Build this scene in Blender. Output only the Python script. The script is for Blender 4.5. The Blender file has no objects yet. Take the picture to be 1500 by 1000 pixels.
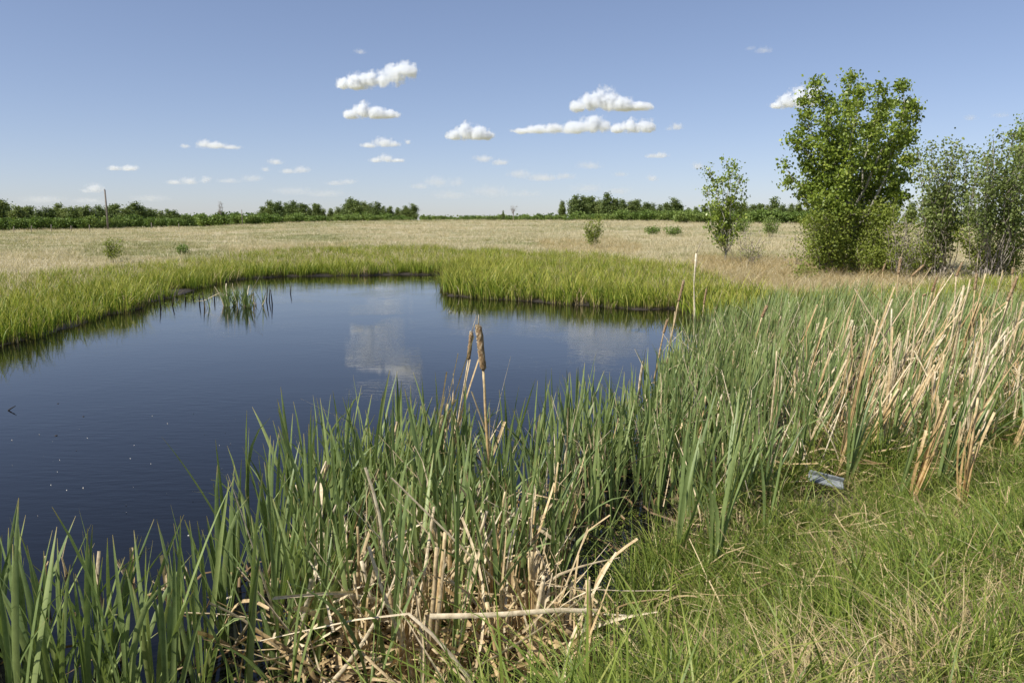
import bpy, bmesh, math, random
import numpy as np
from mathutils import Vector, Matrix

R = math.radians
rng = np.random.default_rng(7)
random.seed(7)
scene = bpy.context.scene
COL = scene.collection

# ------------------------------------------------------------------ camera, sky, sun, exposure
CAM_H = 2.4
F = 1167.0                       # focal length in photo pixels (1500 wide), 28 mm on 36 mm
PITCH = math.atan(170.0 / F)
cam = bpy.data.cameras.new('camera')
cam.lens = 28.0; cam.sensor_width = 36.0; cam.clip_start = 0.05; cam.clip_end = 120000.0
cam_o = bpy.data.objects.new('camera', cam); COL.objects.link(cam_o)
cam_o.location = (0, 0, CAM_H); cam_o.rotation_euler = (R(90) - PITCH, 0, 0)
scene.camera = cam_o

SUN_EL, SUN_AZ = R(47), math.atan2(-0.80, -0.48)      # azimuth from +Y towards +X: left and behind
world = bpy.data.worlds.new('World'); scene.world = world; world.use_nodes = True
wn = world.node_tree.nodes; wl = world.node_tree.links
sky = wn.new('ShaderNodeTexSky'); sky.sky_type = 'NISHITA'; sky.sun_disc = False
sky.sun_elevation = SUN_EL; sky.sun_rotation = SUN_AZ
sky.altitude = 600; sky.air_density = 0.8; sky.dust_density = 0.8; sky.ozone_density = 1.3
bgn = wn['Background']; bgn.inputs['Strength'].default_value = 0.118
gam = wn.new('ShaderNodeGamma'); gam.inputs[1].default_value = .8; wl.new(sky.outputs[0], gam.inputs[0])
tnt = wn.new('ShaderNodeMix'); tnt.data_type = 'RGBA'; tnt.blend_type = 'MULTIPLY'; tnt.inputs[0].default_value = 1.0
tnt.inputs[7].default_value = (1.0, .97, 1.07, 1); wl.new(gam.outputs[0], tnt.inputs[6]); wl.new(tnt.outputs[2], bgn.inputs['Color'])

sd_ = Vector((math.sin(SUN_AZ) * math.cos(SUN_EL), math.cos(SUN_AZ) * math.cos(SUN_EL), math.sin(SUN_EL)))
sun = bpy.data.lights.new('sun', 'SUN'); sun.energy = 4.2; sun.angle = R(0.53); sun.color = (1.0, 0.955, 0.88)
sun_o = bpy.data.objects.new('sun', sun); COL.objects.link(sun_o)
sun_o.rotation_euler = (-sd_).to_track_quat('-Z', 'Y').to_euler(); sun_o.location = (0, 0, 60)

vs = scene.view_settings
vs.view_transform = 'Standard'; vs.look = 'None'; vs.exposure = 0.5; vs.gamma = 1.0; vs.use_curve_mapping = False
cy = scene.cycles
cy.max_bounces = 8; cy.diffuse_bounces = 4; cy.glossy_bounces = 4; cy.transmission_bounces = 4
cy.volume_bounces = 10; cy.transparent_max_bounces = 8; cy.volume_step_rate = 0.6; cy.volume_max_steps = 256
cy.use_denoising = True; cy.sample_clamp_indirect = 6.0

# ------------------------------------------------------------------ helpers
CP, SP = math.cos(PITCH), math.sin(PITCH)
def ray(px, py):
    dx = (px - 750.0) / F; dz = -(py - 500.0) / F
    return np.array([dx, CP + dz * SP, -SP + dz * CP])
def gp(px, py, z=0.0):
    d = ray(px, py); t = (z - CAM_H) / d[2]
    return np.array([d[0] * t, d[1] * t, z])
def at(px, py, Y):
    d = ray(px, py); t = Y / d[1]
    return np.array([d[0] * t, Y, CAM_H + d[2] * t])
def project(P):
    P = np.atleast_2d(P); x, y, z = P[:, 0], P[:, 1], P[:, 2] - CAM_H
    dep = y * CP - z * SP; up = y * SP + z * CP
    return 750 + F * x / dep, 500 - F * up / dep
def sst(a, b, x):
    t = np.clip((x - a) / (b - a), 0, 1); return t * t * (3 - 2 * t)

def in_poly(x, y, poly):
    ins = np.zeros(x.shape, bool); n = len(poly)
    for i in range(n):
        x1, y1 = poly[i]; x2, y2 = poly[(i + 1) % n]
        if y1 == y2: continue
        c = ((y1 > y) != (y2 > y)) & (x < (x2 - x1) * (y - y1) / (y2 - y1) + x1)
        ins ^= c
    return ins
def poly_dist(x, y, poly):
    d = np.full(x.shape, 1e18); n = len(poly)
    for i in range(n):
        ax, ay = poly[i]; bx, by = poly[(i + 1) % n]
        ex, ey = bx - ax, by - ay; L = ex * ex + ey * ey + 1e-12
        t = np.clip(((x - ax) * ex + (y - ay) * ey) / L, 0, 1)
        d = np.minimum(d, (x - ax - t * ex) ** 2 + (y - ay - t * ey) ** 2)
    return np.sqrt(d)
def wob(x, y, s, seed=0.0):                      # cheap smooth noise, -1..1
    return (np.sin(x * s + 1.3 + seed) * np.sin(y * s * 1.13 + 2.1 * seed + .7) +
            .6 * np.sin(x * s * 2.3 + y * s * 1.1 + seed * 3) + .4 * np.sin(y * s * 3.1 - x * s * 1.9 + seed)) / 2.0

def mk_mesh(name, verts, faces, tone=None, along=None, smooth=True):
    verts = np.ascontiguousarray(verts, np.float32).reshape(-1, 3); faces = np.ascontiguousarray(faces, np.int32)
    k = faces.shape[1]; me = bpy.data.meshes.new(name)
    me.vertices.add(len(verts)); me.vertices.foreach_set('co', verts.ravel())
    me.loops.add(faces.size); me.loops.foreach_set('vertex_index', faces.ravel())
    me.polygons.add(len(faces)); me.polygons.foreach_set('loop_start', np.arange(0, faces.size, k, dtype=np.int32))
    me.update(calc_edges=True)
    if smooth: me.polygons.foreach_set('use_smooth', np.ones(len(faces), bool))
    for nm, a in (('tone', tone), ('along', along)):
        if a is not None:
            at_ = me.attributes.new(nm, 'FLOAT', 'POINT'); at_.data.foreach_set('value', np.ascontiguousarray(a, np.float32).ravel())
    me.update(); return me

class MB:
    """collects quad geometry with tone / along values"""
    def __init__(s): s.v = []; s.f = []; s.t = []; s.a = []; s.n = 0
    def add(s, v, f, t=0.5, a=0.5):
        v = np.asarray(v, float).reshape(-1, 3); f = np.asarray(f, int).reshape(-1, 4)
        s.v.append(v); s.f.append(f + s.n); s.n += len(v)
        s.t.append(np.broadcast_to(np.asarray(t, float).ravel() if np.ndim(t) else np.array([t], float), (len(v),)))
        s.a.append(np.broadcast_to(np.asarray(a, float).ravel() if np.ndim(a) else np.array([a], float), (len(v),)))
    def mesh(s, name, origin=(0, 0, 0), smooth=True):
        v = np.concatenate(s.v) - np.asarray(origin)
        return mk_mesh(name, v, np.concatenate(s.f), np.concatenate(s.t), np.concatenate(s.a), smooth)

def strip_faces(N, S, C):
    r, c = np.meshgrid(np.arange(S), np.arange(C - 1), indexing='ij')
    q = np.stack([r * C + c, r * C + c + 1, (r + 1) * C + c + 1, (r + 1) * C + c], -1).reshape(-1, 4)
    return (q[None] + (np.arange(N) * (S + 1) * C)[:, None, None]).reshape(-1, 4)

def prof_leaf(t): return np.minimum(1, ((1.0 - t) / 0.34 + 0.02)) ** 0.62 * (0.72 + 0.28 * np.clip(t / .25, 0, 1))
def prof_grass(t): return np.clip(1.02 - t, 0, 1) ** 0.65
def prof_dead(t): return 0.85 + 0.15 * (1 - t)
def prof_torn(t): return np.clip(1.05 - .85 * t ** 1.4, .12, 1)

def strips_from_centers(mb, cen, W, side, prof, C=2, tone=None, cup=0.2):
    """cen (N,S+1,3), W (N,), side (N,S+1,3)"""
    N, S1, _ = cen.shape; t = np.linspace(0, 1, S1)
    w = W[:, None] * prof(t)[None]
    d = np.gradient(cen, axis=1); d /= np.linalg.norm(d, axis=2, keepdims=True) + 1e-9
    nrm = np.cross(d, side); nrm /= np.linalg.norm(nrm, axis=2, keepdims=True) + 1e-9
    if C == 2: offs = (-.5, .5); hs = (0, 0)
    else: offs = (-.5, 0, .5); hs = (0, cup, 0)
    V = np.stack([cen + side * (w * o)[..., None] + nrm * (w * h)[..., None] for o, h in zip(offs, hs)], 2)
    tn = rng.random(N) if tone is None else np.asarray(tone)
    T = np.broadcast_to(tn[:, None, None], (N, S1, C)); A = np.broadcast_to(t[None, :, None], (N, S1, C))
    mb.add(V.reshape(-1, 3), strip_faces(N, S1 - 1, C), T.ravel(), A.ravel())

def blades(mb, P, H, W, az, lean, curve=1.8, droop=0.0, faz=None, twist=None, S=5, C=2, prof=prof_grass, tone=None, cup=.2):
    P = np.asarray(P, float); N = len(P); one = np.ones(N)
    H = H * one; W = W * one; lean = lean * one; curve = curve * one; droop = droop * one
    if faz is None: faz = rng.uniform(0, math.pi, N)
    if twist is None: twist = rng.normal(0, .6, N)
    t = np.linspace(0, 1, S + 1)[None]
    off = H[:, None] * lean[:, None] * t ** curve[:, None] + H[:, None] * droop[:, None] * .8 * t ** 4
    z = H[:, None] * (t * (1 - .35 * np.clip(lean, 0, 1.2)[:, None] ** 2) - droop[:, None] * t ** 3.5)
    cen = np.stack([P[:, 0:1] + np.cos(az)[:, None] * off, P[:, 1:2] + np.sin(az)[:, None] * off, P[:, 2:3] + z], -1)
    fa = (faz * one)[:, None] + (twist * one)[:, None] * t
    side = np.stack([np.cos(fa), np.sin(fa), np.zeros_like(fa)], -1)
    strips_from_centers(mb, cen, W, side, prof, C, tone, cup)

def strips(mb, p0, p1, W, bend=None, S=4, C=3, prof=None, tone=None, cup=.25, kink=.35):
    if prof is None: prof = prof_torn if rng.random() < .55 else prof_dead
    """strips from p0 to p1 with an optional bend vector at mid length"""
    p0 = np.atleast_2d(p0); p1 = np.atleast_2d(p1); N = len(p0); W = W * np.ones(N)
    t = np.linspace(0, 1, S + 1)
    cen = p0[:, None] + (p1 - p0)[:, None] * t[None, :, None]
    if bend is not None: cen = cen + np.asarray(bend)[:, None] * (np.sin(t * math.pi))[None, :, None]
    if kink:                                                     # a fold somewhere in the upper half
        Lk = np.linalg.norm(p1 - p0, axis=1); tk = rng.uniform(.35, .85, N); kv = rng.normal(size=(N, 3)) * (Lk * kink * rng.random(N) ** 2)[:, None]
        cen = cen + kv[:, None] * (np.clip(t[None] - tk[:, None], 0, 1) / (1 - tk)[:, None])[..., None]
    d = (p1 - p0) / (np.linalg.norm(p1 - p0, axis=1, keepdims=True) + 1e-9)
    rv = rng.normal(size=(N, 3))
    side = np.cross(d, rv); side /= np.linalg.norm(side, axis=1, keepdims=True) + 1e-9
    side = np.repeat(side[:, None], S + 1, 1)
    strips_from_centers(mb, cen, W, side, prof, C, tone, cup)

def tube(mb, pts, rad, sides=6, tone=.5, cap=True):
    pts = np.asarray(pts, float); rad = np.asarray(rad, float); n = len(pts)
    d = np.gradient(pts, axis=0); d /= np.linalg.norm(d, axis=1, keepdims=True) + 1e-9
    ref = np.array([0.31, 0.95, 0.05]) if abs(d[0][2]) > .7 else np.array([0.05, 0.1, 1.0])
    a = np.cross(d, ref); a /= np.linalg.norm(a, axis=1, keepdims=True) + 1e-9; b = np.cross(d, a)
    th = np.linspace(0, 2 * math.pi, sides, endpoint=False)
    V = pts[:, None] + rad[:, None, None] * (np.cos(th)[None, :, None] * a[:, None] + np.sin(th)[None, :, None] * b[:, None])
    i, j = np.meshgrid(np.arange(n - 1), np.arange(sides), indexing='ij'); j2 = (j + 1) % sides
    q = np.stack([i * sides + j, i * sides + j2, (i + 1) * sides + j2, (i + 1) * sides + j], -1).reshape(-1, 4)
    A = np.repeat(np.linspace(0, 1, n), sides)
    Vf = V.reshape(-1, 3)
    if cap:
        Vf = np.concatenate([Vf, pts[-1:], pts[:1]]); c = n * sides
        e = np.arange(0, sides, 2)
        q = np.concatenate([q, np.stack([(n - 1) * sides + e, (n - 1) * sides + (e + 1) % sides, (n - 1) * sides + (e + 2) % sides, np.full(len(e), c)], -1),
                            np.stack([np.full(len(e), c + 1), (e + 2) % sides, (e + 1) % sides, e], -1)])
        A = np.concatenate([A, [1, 0]])
    mb.add(Vf, q, tone, A)

def leaf_quads(mb, P, size, tone=None, droop=.4):
    """diamond leaves at points P"""
    N = len(P); size = size * np.ones(N)
    u = rng.normal(size=(N, 3)); u[:, 2] -= droop; u /= np.linalg.norm(u, axis=1, keepdims=True)
    w = np.cross(u, rng.normal(size=(N, 3))); w /= np.linalg.norm(w, axis=1, keepdims=True)
    n_ = np.cross(u, w)
    s = size[:, None]
    V = np.stack([P - u * s * .5, P + w * s * .42 + n_ * s * .08, P + u * s * .5, P - w * s * .42 + n_ * s * .08], 1)
    f = np.arange(N * 4).reshape(-1, 4)
    tn = rng.random(N) if tone is None else tone
    mb.add(V.reshape(-1, 3), f, np.repeat(tn, 4), np.tile([0, .5, 1, .5], N))

def link(name, data, mat=None, parent=None, loc=(0, 0, 0), rotz=0.0):
    o = bpy.data.objects.new(name, data); COL.objects.link(o); o.location = loc
    if rotz: o.rotation_euler = (0, 0, rotz)
    if parent is not None: o.parent = parent
    if mat is not None and data is not None and not data.materials: data.materials.append(mat)
    return o
def tag(o, label, cat, group=None, kind=None):
    if label: o['label'] = label
    if cat: o['category'] = cat
    if group: o['group'] = group
    if kind: o['kind'] = kind
    return o
def thing(name, label, cat, loc=(0, 0, 0), group=None):
    o = bpy.data.objects.new(name, None); COL.objects.link(o); o.location = loc; o.empty_display_size = .1
    return tag(o, label, cat, group)

ORD = ['', 'first', 'second', 'third', 'fourth', 'fifth', 'sixth', 'seventh', 'eighth', 'ninth', 'tenth', 'eleventh', 'twelfth',
       'thirteenth', 'fourteenth', 'fifteenth', 'sixteenth', 'seventeenth', 'eighteenth', 'nineteenth', 'twentieth']
TENS = ['', '', 'twent', 'thirt', 'fort', 'fift', 'sixt', 'sevent', 'eight', 'ninet']
def ordn(i):
    if i <= 20: return ORD[i]
    a, b = divmod(i, 10); return TENS[a] + ('ieth' if b == 0 else 'y-' + ORD[b])
LANDMARKS = [((30, 985), 'the bottom left corner'), ((120, 960), 'the open water at lower left'), ((300, 950), 'the dark water gap'), ((400, 820), 'the small broken white leaf'),
    ((450, 900), 'the orange brown bundle'), ((560, 790), 'the upright bleached bundle'), ((620, 740), 'the tallest straw bundle'), ((700, 750), 'the two brown heads'), ((790, 740), 'the thin crossing straw'),
    ((600, 930), 'the bottom litter'), ((780, 900), 'the thick orange clump'), ((860, 880), 'the tan crossed stalk'), ((930, 760), 'the weedy pool'), ((960, 640), 'the short brown-headed cattail'),
    ((1030, 650), 'the orange brown clump'), ((1123, 650), 'the upright straw bundle'), ((1180, 690), 'the grey board'), ((1255, 650), 'the long orange stalk'), ((1330, 640), 'the stout orange clump'),
    ((1420, 650), 'the thickest orange stem'), ((1490, 620), 'the right edge')]
def rank_labels(items, what, fixed=None):
    """items: (object, px, py); every label counts from the left among those near one landmark"""
    by = {}
    for o, px, py in items:
        k = fixed or min(LANDMARKS, key=lambda l: (l[0][0] - px) ** 2 + (l[0][1] - py) ** 2)[1]
        by.setdefault(k, []).append((px, o))
    for k, L in by.items():
        L.sort(key=lambda t: t[0])
        for i_, (px, o) in enumerate(L):
            w = 'only' if len(L) == 1 else ('leftmost' if i_ == 0 else ('rightmost' if i_ == len(L) - 1 else ordn(i_ + 1) + ' from left'))
            o['label'] = f'{w} of the {what} near {k}' if not fixed else f'{w} of the {what} {k}'

# ------------------------------------------------------------------ materials
def new_mat(name):
    m = bpy.data.materials.new(name); m.use_nodes = True; nt = m.node_tree; nt.nodes.clear()
    out = nt.nodes.new('ShaderNodeOutputMaterial'); return m, nt, out
def ramp(nt, stops):
    r = nt.nodes.new('ShaderNodeValToRGB'); e = r.color_ramp.elements
    while len(e) < len(stops): e.new(.5)
    for k, (p, c) in zip(e, stops): k.position = p; k.color = (*c, 1)
    return r
def math_n(nt, op, a, b=None, c=None):
    n = nt.nodes.new('ShaderNodeMath'); n.operation = op
    for i, v in enumerate((a, b, c)):
        if v is None: continue
        if isinstance(v, (int, float)): n.inputs[i].default_value = v
        else: nt.links.new(v, n.inputs[i])
    return n.outputs[0]
def mix_c(nt, fac, a, b, mode='MIX'):
    n = nt.nodes.new('ShaderNodeMix'); n.data_type = 'RGBA'; n.blend_type = mode
    if isinstance(fac, (int, float)): n.inputs[0].default_value = fac
    else: nt.links.new(fac, n.inputs[0])
    for i, v in ((6, a), (7, b)):
        if isinstance(v, tuple): n.inputs[i].default_value = (*v, 1)
        else: nt.links.new(v, n.inputs[i])
    return n.outputs[2]
def attr(nt, name, typ='GEOMETRY'):
    n = nt.nodes.new('ShaderNodeAttribute'); n.attribute_type = typ; n.attribute_name = name; return n
def noise(nt, scale, detail=3, vec=None, rough=.55):
    n = nt.nodes.new('ShaderNodeTexNoise'); n.inputs['Scale'].default_value = scale; n.inputs['Detail'].default_value = detail
    n.inputs['Roughness'].default_value = rough
    if vec is not None: nt.links.new(vec, n.inputs['Vector'])
    return n.outputs[0]

def foliage_mat(name, tones, base=None, tip=None, base_to=.25, tip_from=.8, transl=.3, rough=.5, spec=.25, rnd=.4, grain=0, glo=(.55, .5, .42)):
    m, nt, out = new_mat(name)
    t = attr(nt, 'tone').outputs['Fac']; oi = nt.nodes.new('ShaderNodeObjectInfo').outputs['Random']
    v = math_n(nt, 'ADD', math_n(nt, 'MULTIPLY', t, 1 - rnd), math_n(nt, 'MULTIPLY', oi, rnd))
    r = ramp(nt, tones); nt.links.new(v, r.inputs[0]); c = r.outputs[0]
    al = attr(nt, 'along').outputs['Fac']
    def mr(a, b):
        n = nt.nodes.new('ShaderNodeMapRange'); n.inputs[1].default_value = a; n.inputs[2].default_value = b
        nt.links.new(al, n.inputs[0]); return n.outputs[0]
    if base: c = mix_c(nt, mr(base_to, 0.0), c, base)
    if tip: c = mix_c(nt, mr(tip_from, 1.0), c, tip)
    if grain:
        g = nt.nodes.new('ShaderNodeTexCoord'); nz = noise(nt, grain, 4, g.outputs['Object'], .7)
        rr = ramp(nt, [(.3, glo), (.62, (1.12, 1.1, 1.06))]); nt.links.new(nz, rr.inputs[0])
        c = mix_c(nt, 1.0, c, rr.outputs[0], 'MULTIPLY')
    p = nt.nodes.new('ShaderNodeBsdfPrincipled'); p.inputs['Roughness'].default_value = rough
    p.inputs['Specular IOR Level'].default_value = spec; nt.links.new(c, p.inputs['Base Color'])
    if transl:
        tr = nt.nodes.new('ShaderNodeBsdfTranslucent'); nt.links.new(mix_c(nt, 1.0, c, (1.15, 1.2, .75), 'MULTIPLY'), tr.inputs[0])
        mx = nt.nodes.new('ShaderNodeMixShader'); mx.inputs[0].default_value = transl
        nt.links.new(p.outputs[0], mx.inputs[1]); nt.links.new(tr.outputs[0], mx.inputs[2]); nt.links.new(mx.outputs[0], out.inputs[0])
    else: nt.links.new(p.outputs[0], out.inputs[0])
    return m

M = {}
M['cattail'] = foliage_mat('cattail_leaf', [(0, (.125, .18, .065)), (.35, (.195, .26, .095)), (.7, (.275, .34, .125)), (.96, (.38, .42, .155)), (1, (.52, .45, .22))],
                           base=(.34, .27, .12), base_to=.2, tip=(.42, .33, .14), tip_from=.93, transl=.28, rough=.45, spec=.35, grain=9, glo=(.72, .74, .62))
M['sedge'] = foliage_mat('sedge_blade', [(0, (.075, .125, .014)), (.35, (.165, .24, .025)), (.6, (.28, .34, .035)), (.82, (.46, .45, .08)), (1, (.66, .56, .28))],
                         base=(.10, .085, .03), base_to=.3, tip=(.46, .41, .09), tip_from=.66, transl=.28, rough=.5, rnd=.25)
M['grass'] = foliage_mat('grass_blade', [(0, (.07, .11, .02)), (.35, (.15, .21, .036)), (.7, (.27, .32, .06)), (.9, (.42, .42, .13)), (1, (.58, .48, .26))],
                         base=(.12, .12, .04), base_to=.3, transl=.32, rough=.45, rnd=.3)
M['straw'] = foliage_mat('straw_blade', [(0, (.30, .22, .10)), (.4, (.47, .36, .18)), (.8, (.62, .50, .28)), (1, (.72, .62, .40))],
                         base=(.25, .2, .09), base_to=.25, transl=.2, rough=.6, rnd=.35)
M['field'] = foliage_mat('field_blade', [(0, (.15, .18, .06)), (.25, (.27, .28, .11)), (.5, (.43, .37, .21)), (.8, (.58, .50, .33)), (1, (.68, .60, .42))],
                         transl=.2, rough=.6, rnd=.2)
M['dead'] = foliage_mat('dead_cattail_leaf', [(0, (.34, .23, .11)), (.3, (.52, .39, .21)), (.65, (.66, .54, .35)), (1, (.76, .66, .48))],
                        base=(.36, .25, .12), base_to=.3, transl=.12, rough=.6, spec=.2, rnd=.45, grain=22)
M['dead_white'] = foliage_mat('bleached_leaf', [(0, (.45, .33, .2)), (.4, (.66, .55, .37)), (1, (.78, .70, .54))], transl=.1, rough=.6, rnd=.4, grain=25)
M['orange'] = foliage_mat('orange_dead_stem', [(0, (.38, .25, .11)), (.5, (.55, .39, .19)), (1, (.67, .51, .29))], tip=(.68, .55, .33), tip_from=.7,
                          transl=.08, rough=.55, rnd=.4, grain=18)
M['wet_dead'] = foliage_mat('wet_dead_leaf', [(0, (.05, .032, .016)), (.5, (.13, .08, .04)), (1, (.30, .2, .1))], transl=.05, rough=.5, rnd=.4)
M['seed'] = foliage_mat('seed_head', [(0, (.18, .115, .06)), (.5, (.34, .24, .14)), (.8, (.54, .43, .29)), (1, (.7, .6, .44))], transl=0, rough=.95, spec=.05, rnd=.1, grain=70)
M['fluff'] = foliage_mat('seed_fluff', [(0, (.45, .35, .22)), (1, (.72, .62, .47))], transl=.2, rough=.95, spec=0, rnd=.2)
M['poplar'] = foliage_mat('poplar_leaf', [(0, (.105, .15, .022)), (.45, (.20, .27, .036)), (.85, (.31, .375, .06)), (1, (.42, .46, .11))], transl=.3, rough=.4, spec=.45, rnd=.1)
M['shrub'] = foliage_mat('shrub_leaf', [(0, (.12, .16, .028)), (.5, (.225, .27, .046)), (1, (.36, .39, .09))], transl=.3, rough=.5, rnd=.25)
M['willow'] = foliage_mat('willow_leaf', [(0, (.12, .16, .045)), (.5, (.21, .26, .075)), (1, (.35, .38, .15))], transl=.3, rough=.5, rnd=.25)
M['farleaf'] = foliage_mat('far_tree_leaf', [(0, (.08, .12, .034)), (.5, (.16, .205, .06)), (1, (.25, .29, .095))], transl=.25, rough=.55, rnd=.5)  # slight distance haze painted in: leaf tones lightened and desaturated
M['farshrub'] = foliage_mat('far_shrub_leaf', [(0, (.10, .16, .03)), (.5, (.16, .23, .05)), (1, (.24, .30, .08))], transl=.25, rough=.55, rnd=.6)

def bark_mat(name, c1, c2, sc=9):
    m, nt, out = new_mat(name); tc = nt.nodes.new('ShaderNodeTexCoord')
    r = ramp(nt, [(.35, c1), (.65, c2)]); nt.links.new(noise(nt, sc, 5, tc.outputs['Object'], .65), r.inputs[0])
    p = nt.nodes.new('ShaderNodeBsdfPrincipled'); p.inputs['Roughness'].default_value = .85; nt.links.new(r.outputs[0], p.inputs['Base Color'])
    b = nt.nodes.new('ShaderNodeBump'); b.inputs['Strength'].default_value = .5; b.inputs['Distance'].default_value = .02
    nt.links.new(noise(nt, sc * 4, 4, tc.outputs['Object']), b.inputs['Height']); nt.links.new(b.outputs[0], p.inputs['Normal'])
    nt.links.new(p.outputs[0], out.inputs[0]); return m
M['pale_bark'] = bark_mat('pale_poplar_bark', (.20, .18, .13), (.46, .43, .35))
M['grey_bark'] = bark_mat('grey_willow_bark', (.15, .125, .10), (.36, .31, .25))
M['dead_wood'] = bark_mat('dead_wood', (.16, .13, .10), (.34, .29, .24))
M['pole_wood'] = bark_mat('weathered_pole', (.13, .11, .09), (.24, .205, .17), 3)
M['grey_board'] = bark_mat('grey_weathered_board', (.17, .19, .20), (.30, .32, .33), 14)
M['dark_twig'] = bark_mat('wet_dark_twig', (.012, .010, .008), (.035, .028, .02))
M['white_fleck'] = bark_mat('pale_fleck', (.55, .52, .45), (.7, .68, .6))

# ------------------------------------------------------------------ pond outline and terrain
POND = [tuple(gp(a, b)[:2]) for a, b in
        [(-420, 690), (-250, 595), (-100, 536), (0, 508), (60, 493), (130, 471), (190, 455), (222, 443), (262, 432), (310, 418), (350, 409), (430, 404.5), (560, 403),
         (640, 402), (672, 404), (662, 411), (646, 424), (660, 433), (720, 438), (800, 443), (850, 447), (930, 453), (985, 453), (1030, 468), (1090, 488),
         (1150, 515), (1165, 555), (1140, 610), (1090, 655), (1040, 700), (1000, 745), (965, 790), (925, 850), (850, 905), (770, 950), (640, 985)]]
POND += [(-1.3, 3.55), (-3.0, 3.1), (-6.0, 2.9), (-11.0, 3.3)]

def pond_sd(x, y):
    d = poly_dist(x, y, POND); ins = in_poly(x, y, POND)
    w = .10 + .006 * np.clip(y, 0, 60)
    return np.where(ins, -d, d) + w * wob(x, y, 1.7, .4) + .5 * w * wob(x, y, 5.1, 1.9)
AZ_PX = np.array([-900, -200, 0, 157, 300, 450, 650, 900, 1100, 1300, 1600, 2300], float)
AZ_Z = np.array([.6, .7, 1.0, 1.35, 1.9, 3.1, 3.6, 3.5, 3.1, 2.6, 2.2, 2.0])
def ground_z(x, y, sd=None):
    x = np.asarray(x, float); y = np.asarray(y, float)
    if sd is None: sd = pond_sd(x, y)
    r = np.hypot(x, y)
    azpx = 750 + F * x / np.maximum(y, .25 * r + 1e-6)
    A = np.interp(azpx, AZ_PX, AZ_Z)
    z = np.where(sd < 0, -.05 - .5 * sst(0, 2.5, -sd) - .03 * sst(0, .2, -sd), .05 * sst(0, .25, sd) + .16 * sst(.3, 6, sd) + .25 * sst(5, 20, sd))
    z = z + (A - .4) * sst(28, 235, r) * (sd > 0)
    bank = .72 * sst(6.2, 1.6, y - .10 * x) * sst(0, 2.2, sd)
    z = z + bank + np.where(sd > 0, .02 * wob(x, y, 2.7, .9) * sst(0, 1, sd), 0)
    z = z + np.where(sd > 6, .10 * wob(x, y, .13, 2.2) * sst(6, 25, sd), 0)
    return z
def ground_hit(px, py):
    z = 0.0
    for _ in range(25):
        p = gp(px, py, min(z, CAM_H - .3)) if ray(px, py)[2] < 0 else at(px, py, 200)
        z = .5 * z + .5 * float(ground_z(p[0:1], p[1:2])[0])
    return np.array([p[0], p[1], float(ground_z(p[0:1], p[1:2])[0])])
def on_ground(x, y):
    return np.array([x, y, float(ground_z(np.array([x]), np.array([y]))[0])])

rings = np.concatenate([np.geomspace(.5, 3, 14, endpoint=False), np.geomspace(3, 50, 240, endpoint=False), np.geomspace(50, 400, 60, endpoint=False), np.geomspace(400, 60000, 26)])
angs = np.concatenate([np.linspace(-50, 50, 340, endpoint=False), np.linspace(50, 310, 60, endpoint=False)])
A_, Rr = np.meshgrid(np.radians(angs), rings)
gx, gy = (np.sin(A_) * Rr).ravel(), (np.cos(A_) * Rr).ravel()
gsd = pond_sd(gx, gy); gz = ground_z(gx, gy, gsd)
na, nr = len(angs), len(rings)
i, j = np.meshgrid(np.arange(nr - 1), np.arange(na), indexing='ij'); j2 = (j + 1) % na
gf = np.stack([i * na + j, i * na + j2, (i + 1) * na + j2, (i + 1) * na + j], -1).reshape(-1, 4)[:, ::-1]
gm = mk_mesh('ground', np.stack([gx, gy, gz], -1), gf, tone=np.clip(gsd, -5, 60), along=np.hypot(gx, gy))

m, nt, out = new_mat('ground_soil_and_thatch')
tc = nt.nodes.new('ShaderNodeNewGeometry').outputs['Position']
sdv = attr(nt, 'tone').outputs['Fac']; rad = attr(nt, 'along').outputs['Fac']
mp = nt.nodes.new('ShaderNodeMapping'); mp.inputs['Scale'].default_value = (.5, 1.0, 1.0); nt.links.new(tc, mp.inputs[0])
n1 = noise(nt, .11, 6, mp.outputs[0], .68); n2 = noise(nt, 1.4, 6, tc, .7); n3 = noise(nt, 14, 5, tc, .7)
straw = ramp(nt, [(.3, (.30, .25, .14)), (.5, (.43, .37, .22)), (.7, (.53, .47, .31))]); nt.links.new(n2, straw.inputs[0])
green = ramp(nt, [(.3, (.12, .14, .04)), (.7, (.25, .25, .09))]); nt.links.new(n2, green.inputs[0])
fm = ramp(nt, [(.44, (0, 0, 0)), (.56, (1, 1, 1))]); nt.links.new(n1, fm.inputs[0])
field_c = mix_c(nt, math_n(nt, 'MULTIPLY', fm.outputs[0], .8), straw.outputs[0], green.outputs[0])
mud = ramp(nt, [(.35, (.022, .017, .011)), (.65, (.055, .043, .028))]); nt.links.new(n3, mud.inputs[0])
soil = ramp(nt, [(.3, (.05, .042, .02)), (.55, (.11, .10, .04)), (.75, (.22, .18, .09))]); nt.links.new(n3, soil.inputs[0])
def mr(v, a, b):
    n = nt.nodes.new('ShaderNodeMapRange'); n.inputs[1].default_value = a; n.inputs[2].default_value = b; nt.links.new(v, n.inputs[0]); return n.outputs[0]
c = mix_c(nt, mr(rad, 14, 34), soil.outputs[0], field_c)
c = mix_c(nt, mr(sdv, 1.9, .7), c, mud.outputs[0])
p = nt.nodes.new('ShaderNodeBsdfPrincipled'); nt.links.new(c, p.inputs['Base Color'])
nt.links.new(math_n(nt, 'SUBTRACT', .95, math_n(nt, 'MULTIPLY', mr(sdv, .6, 0), .45)), p.inputs['Roughness'])
bp = nt.nodes.new('ShaderNodeBump'); bp.inputs['Strength'].default_value = .6; bp.inputs['Distance'].default_value = .06
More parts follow.
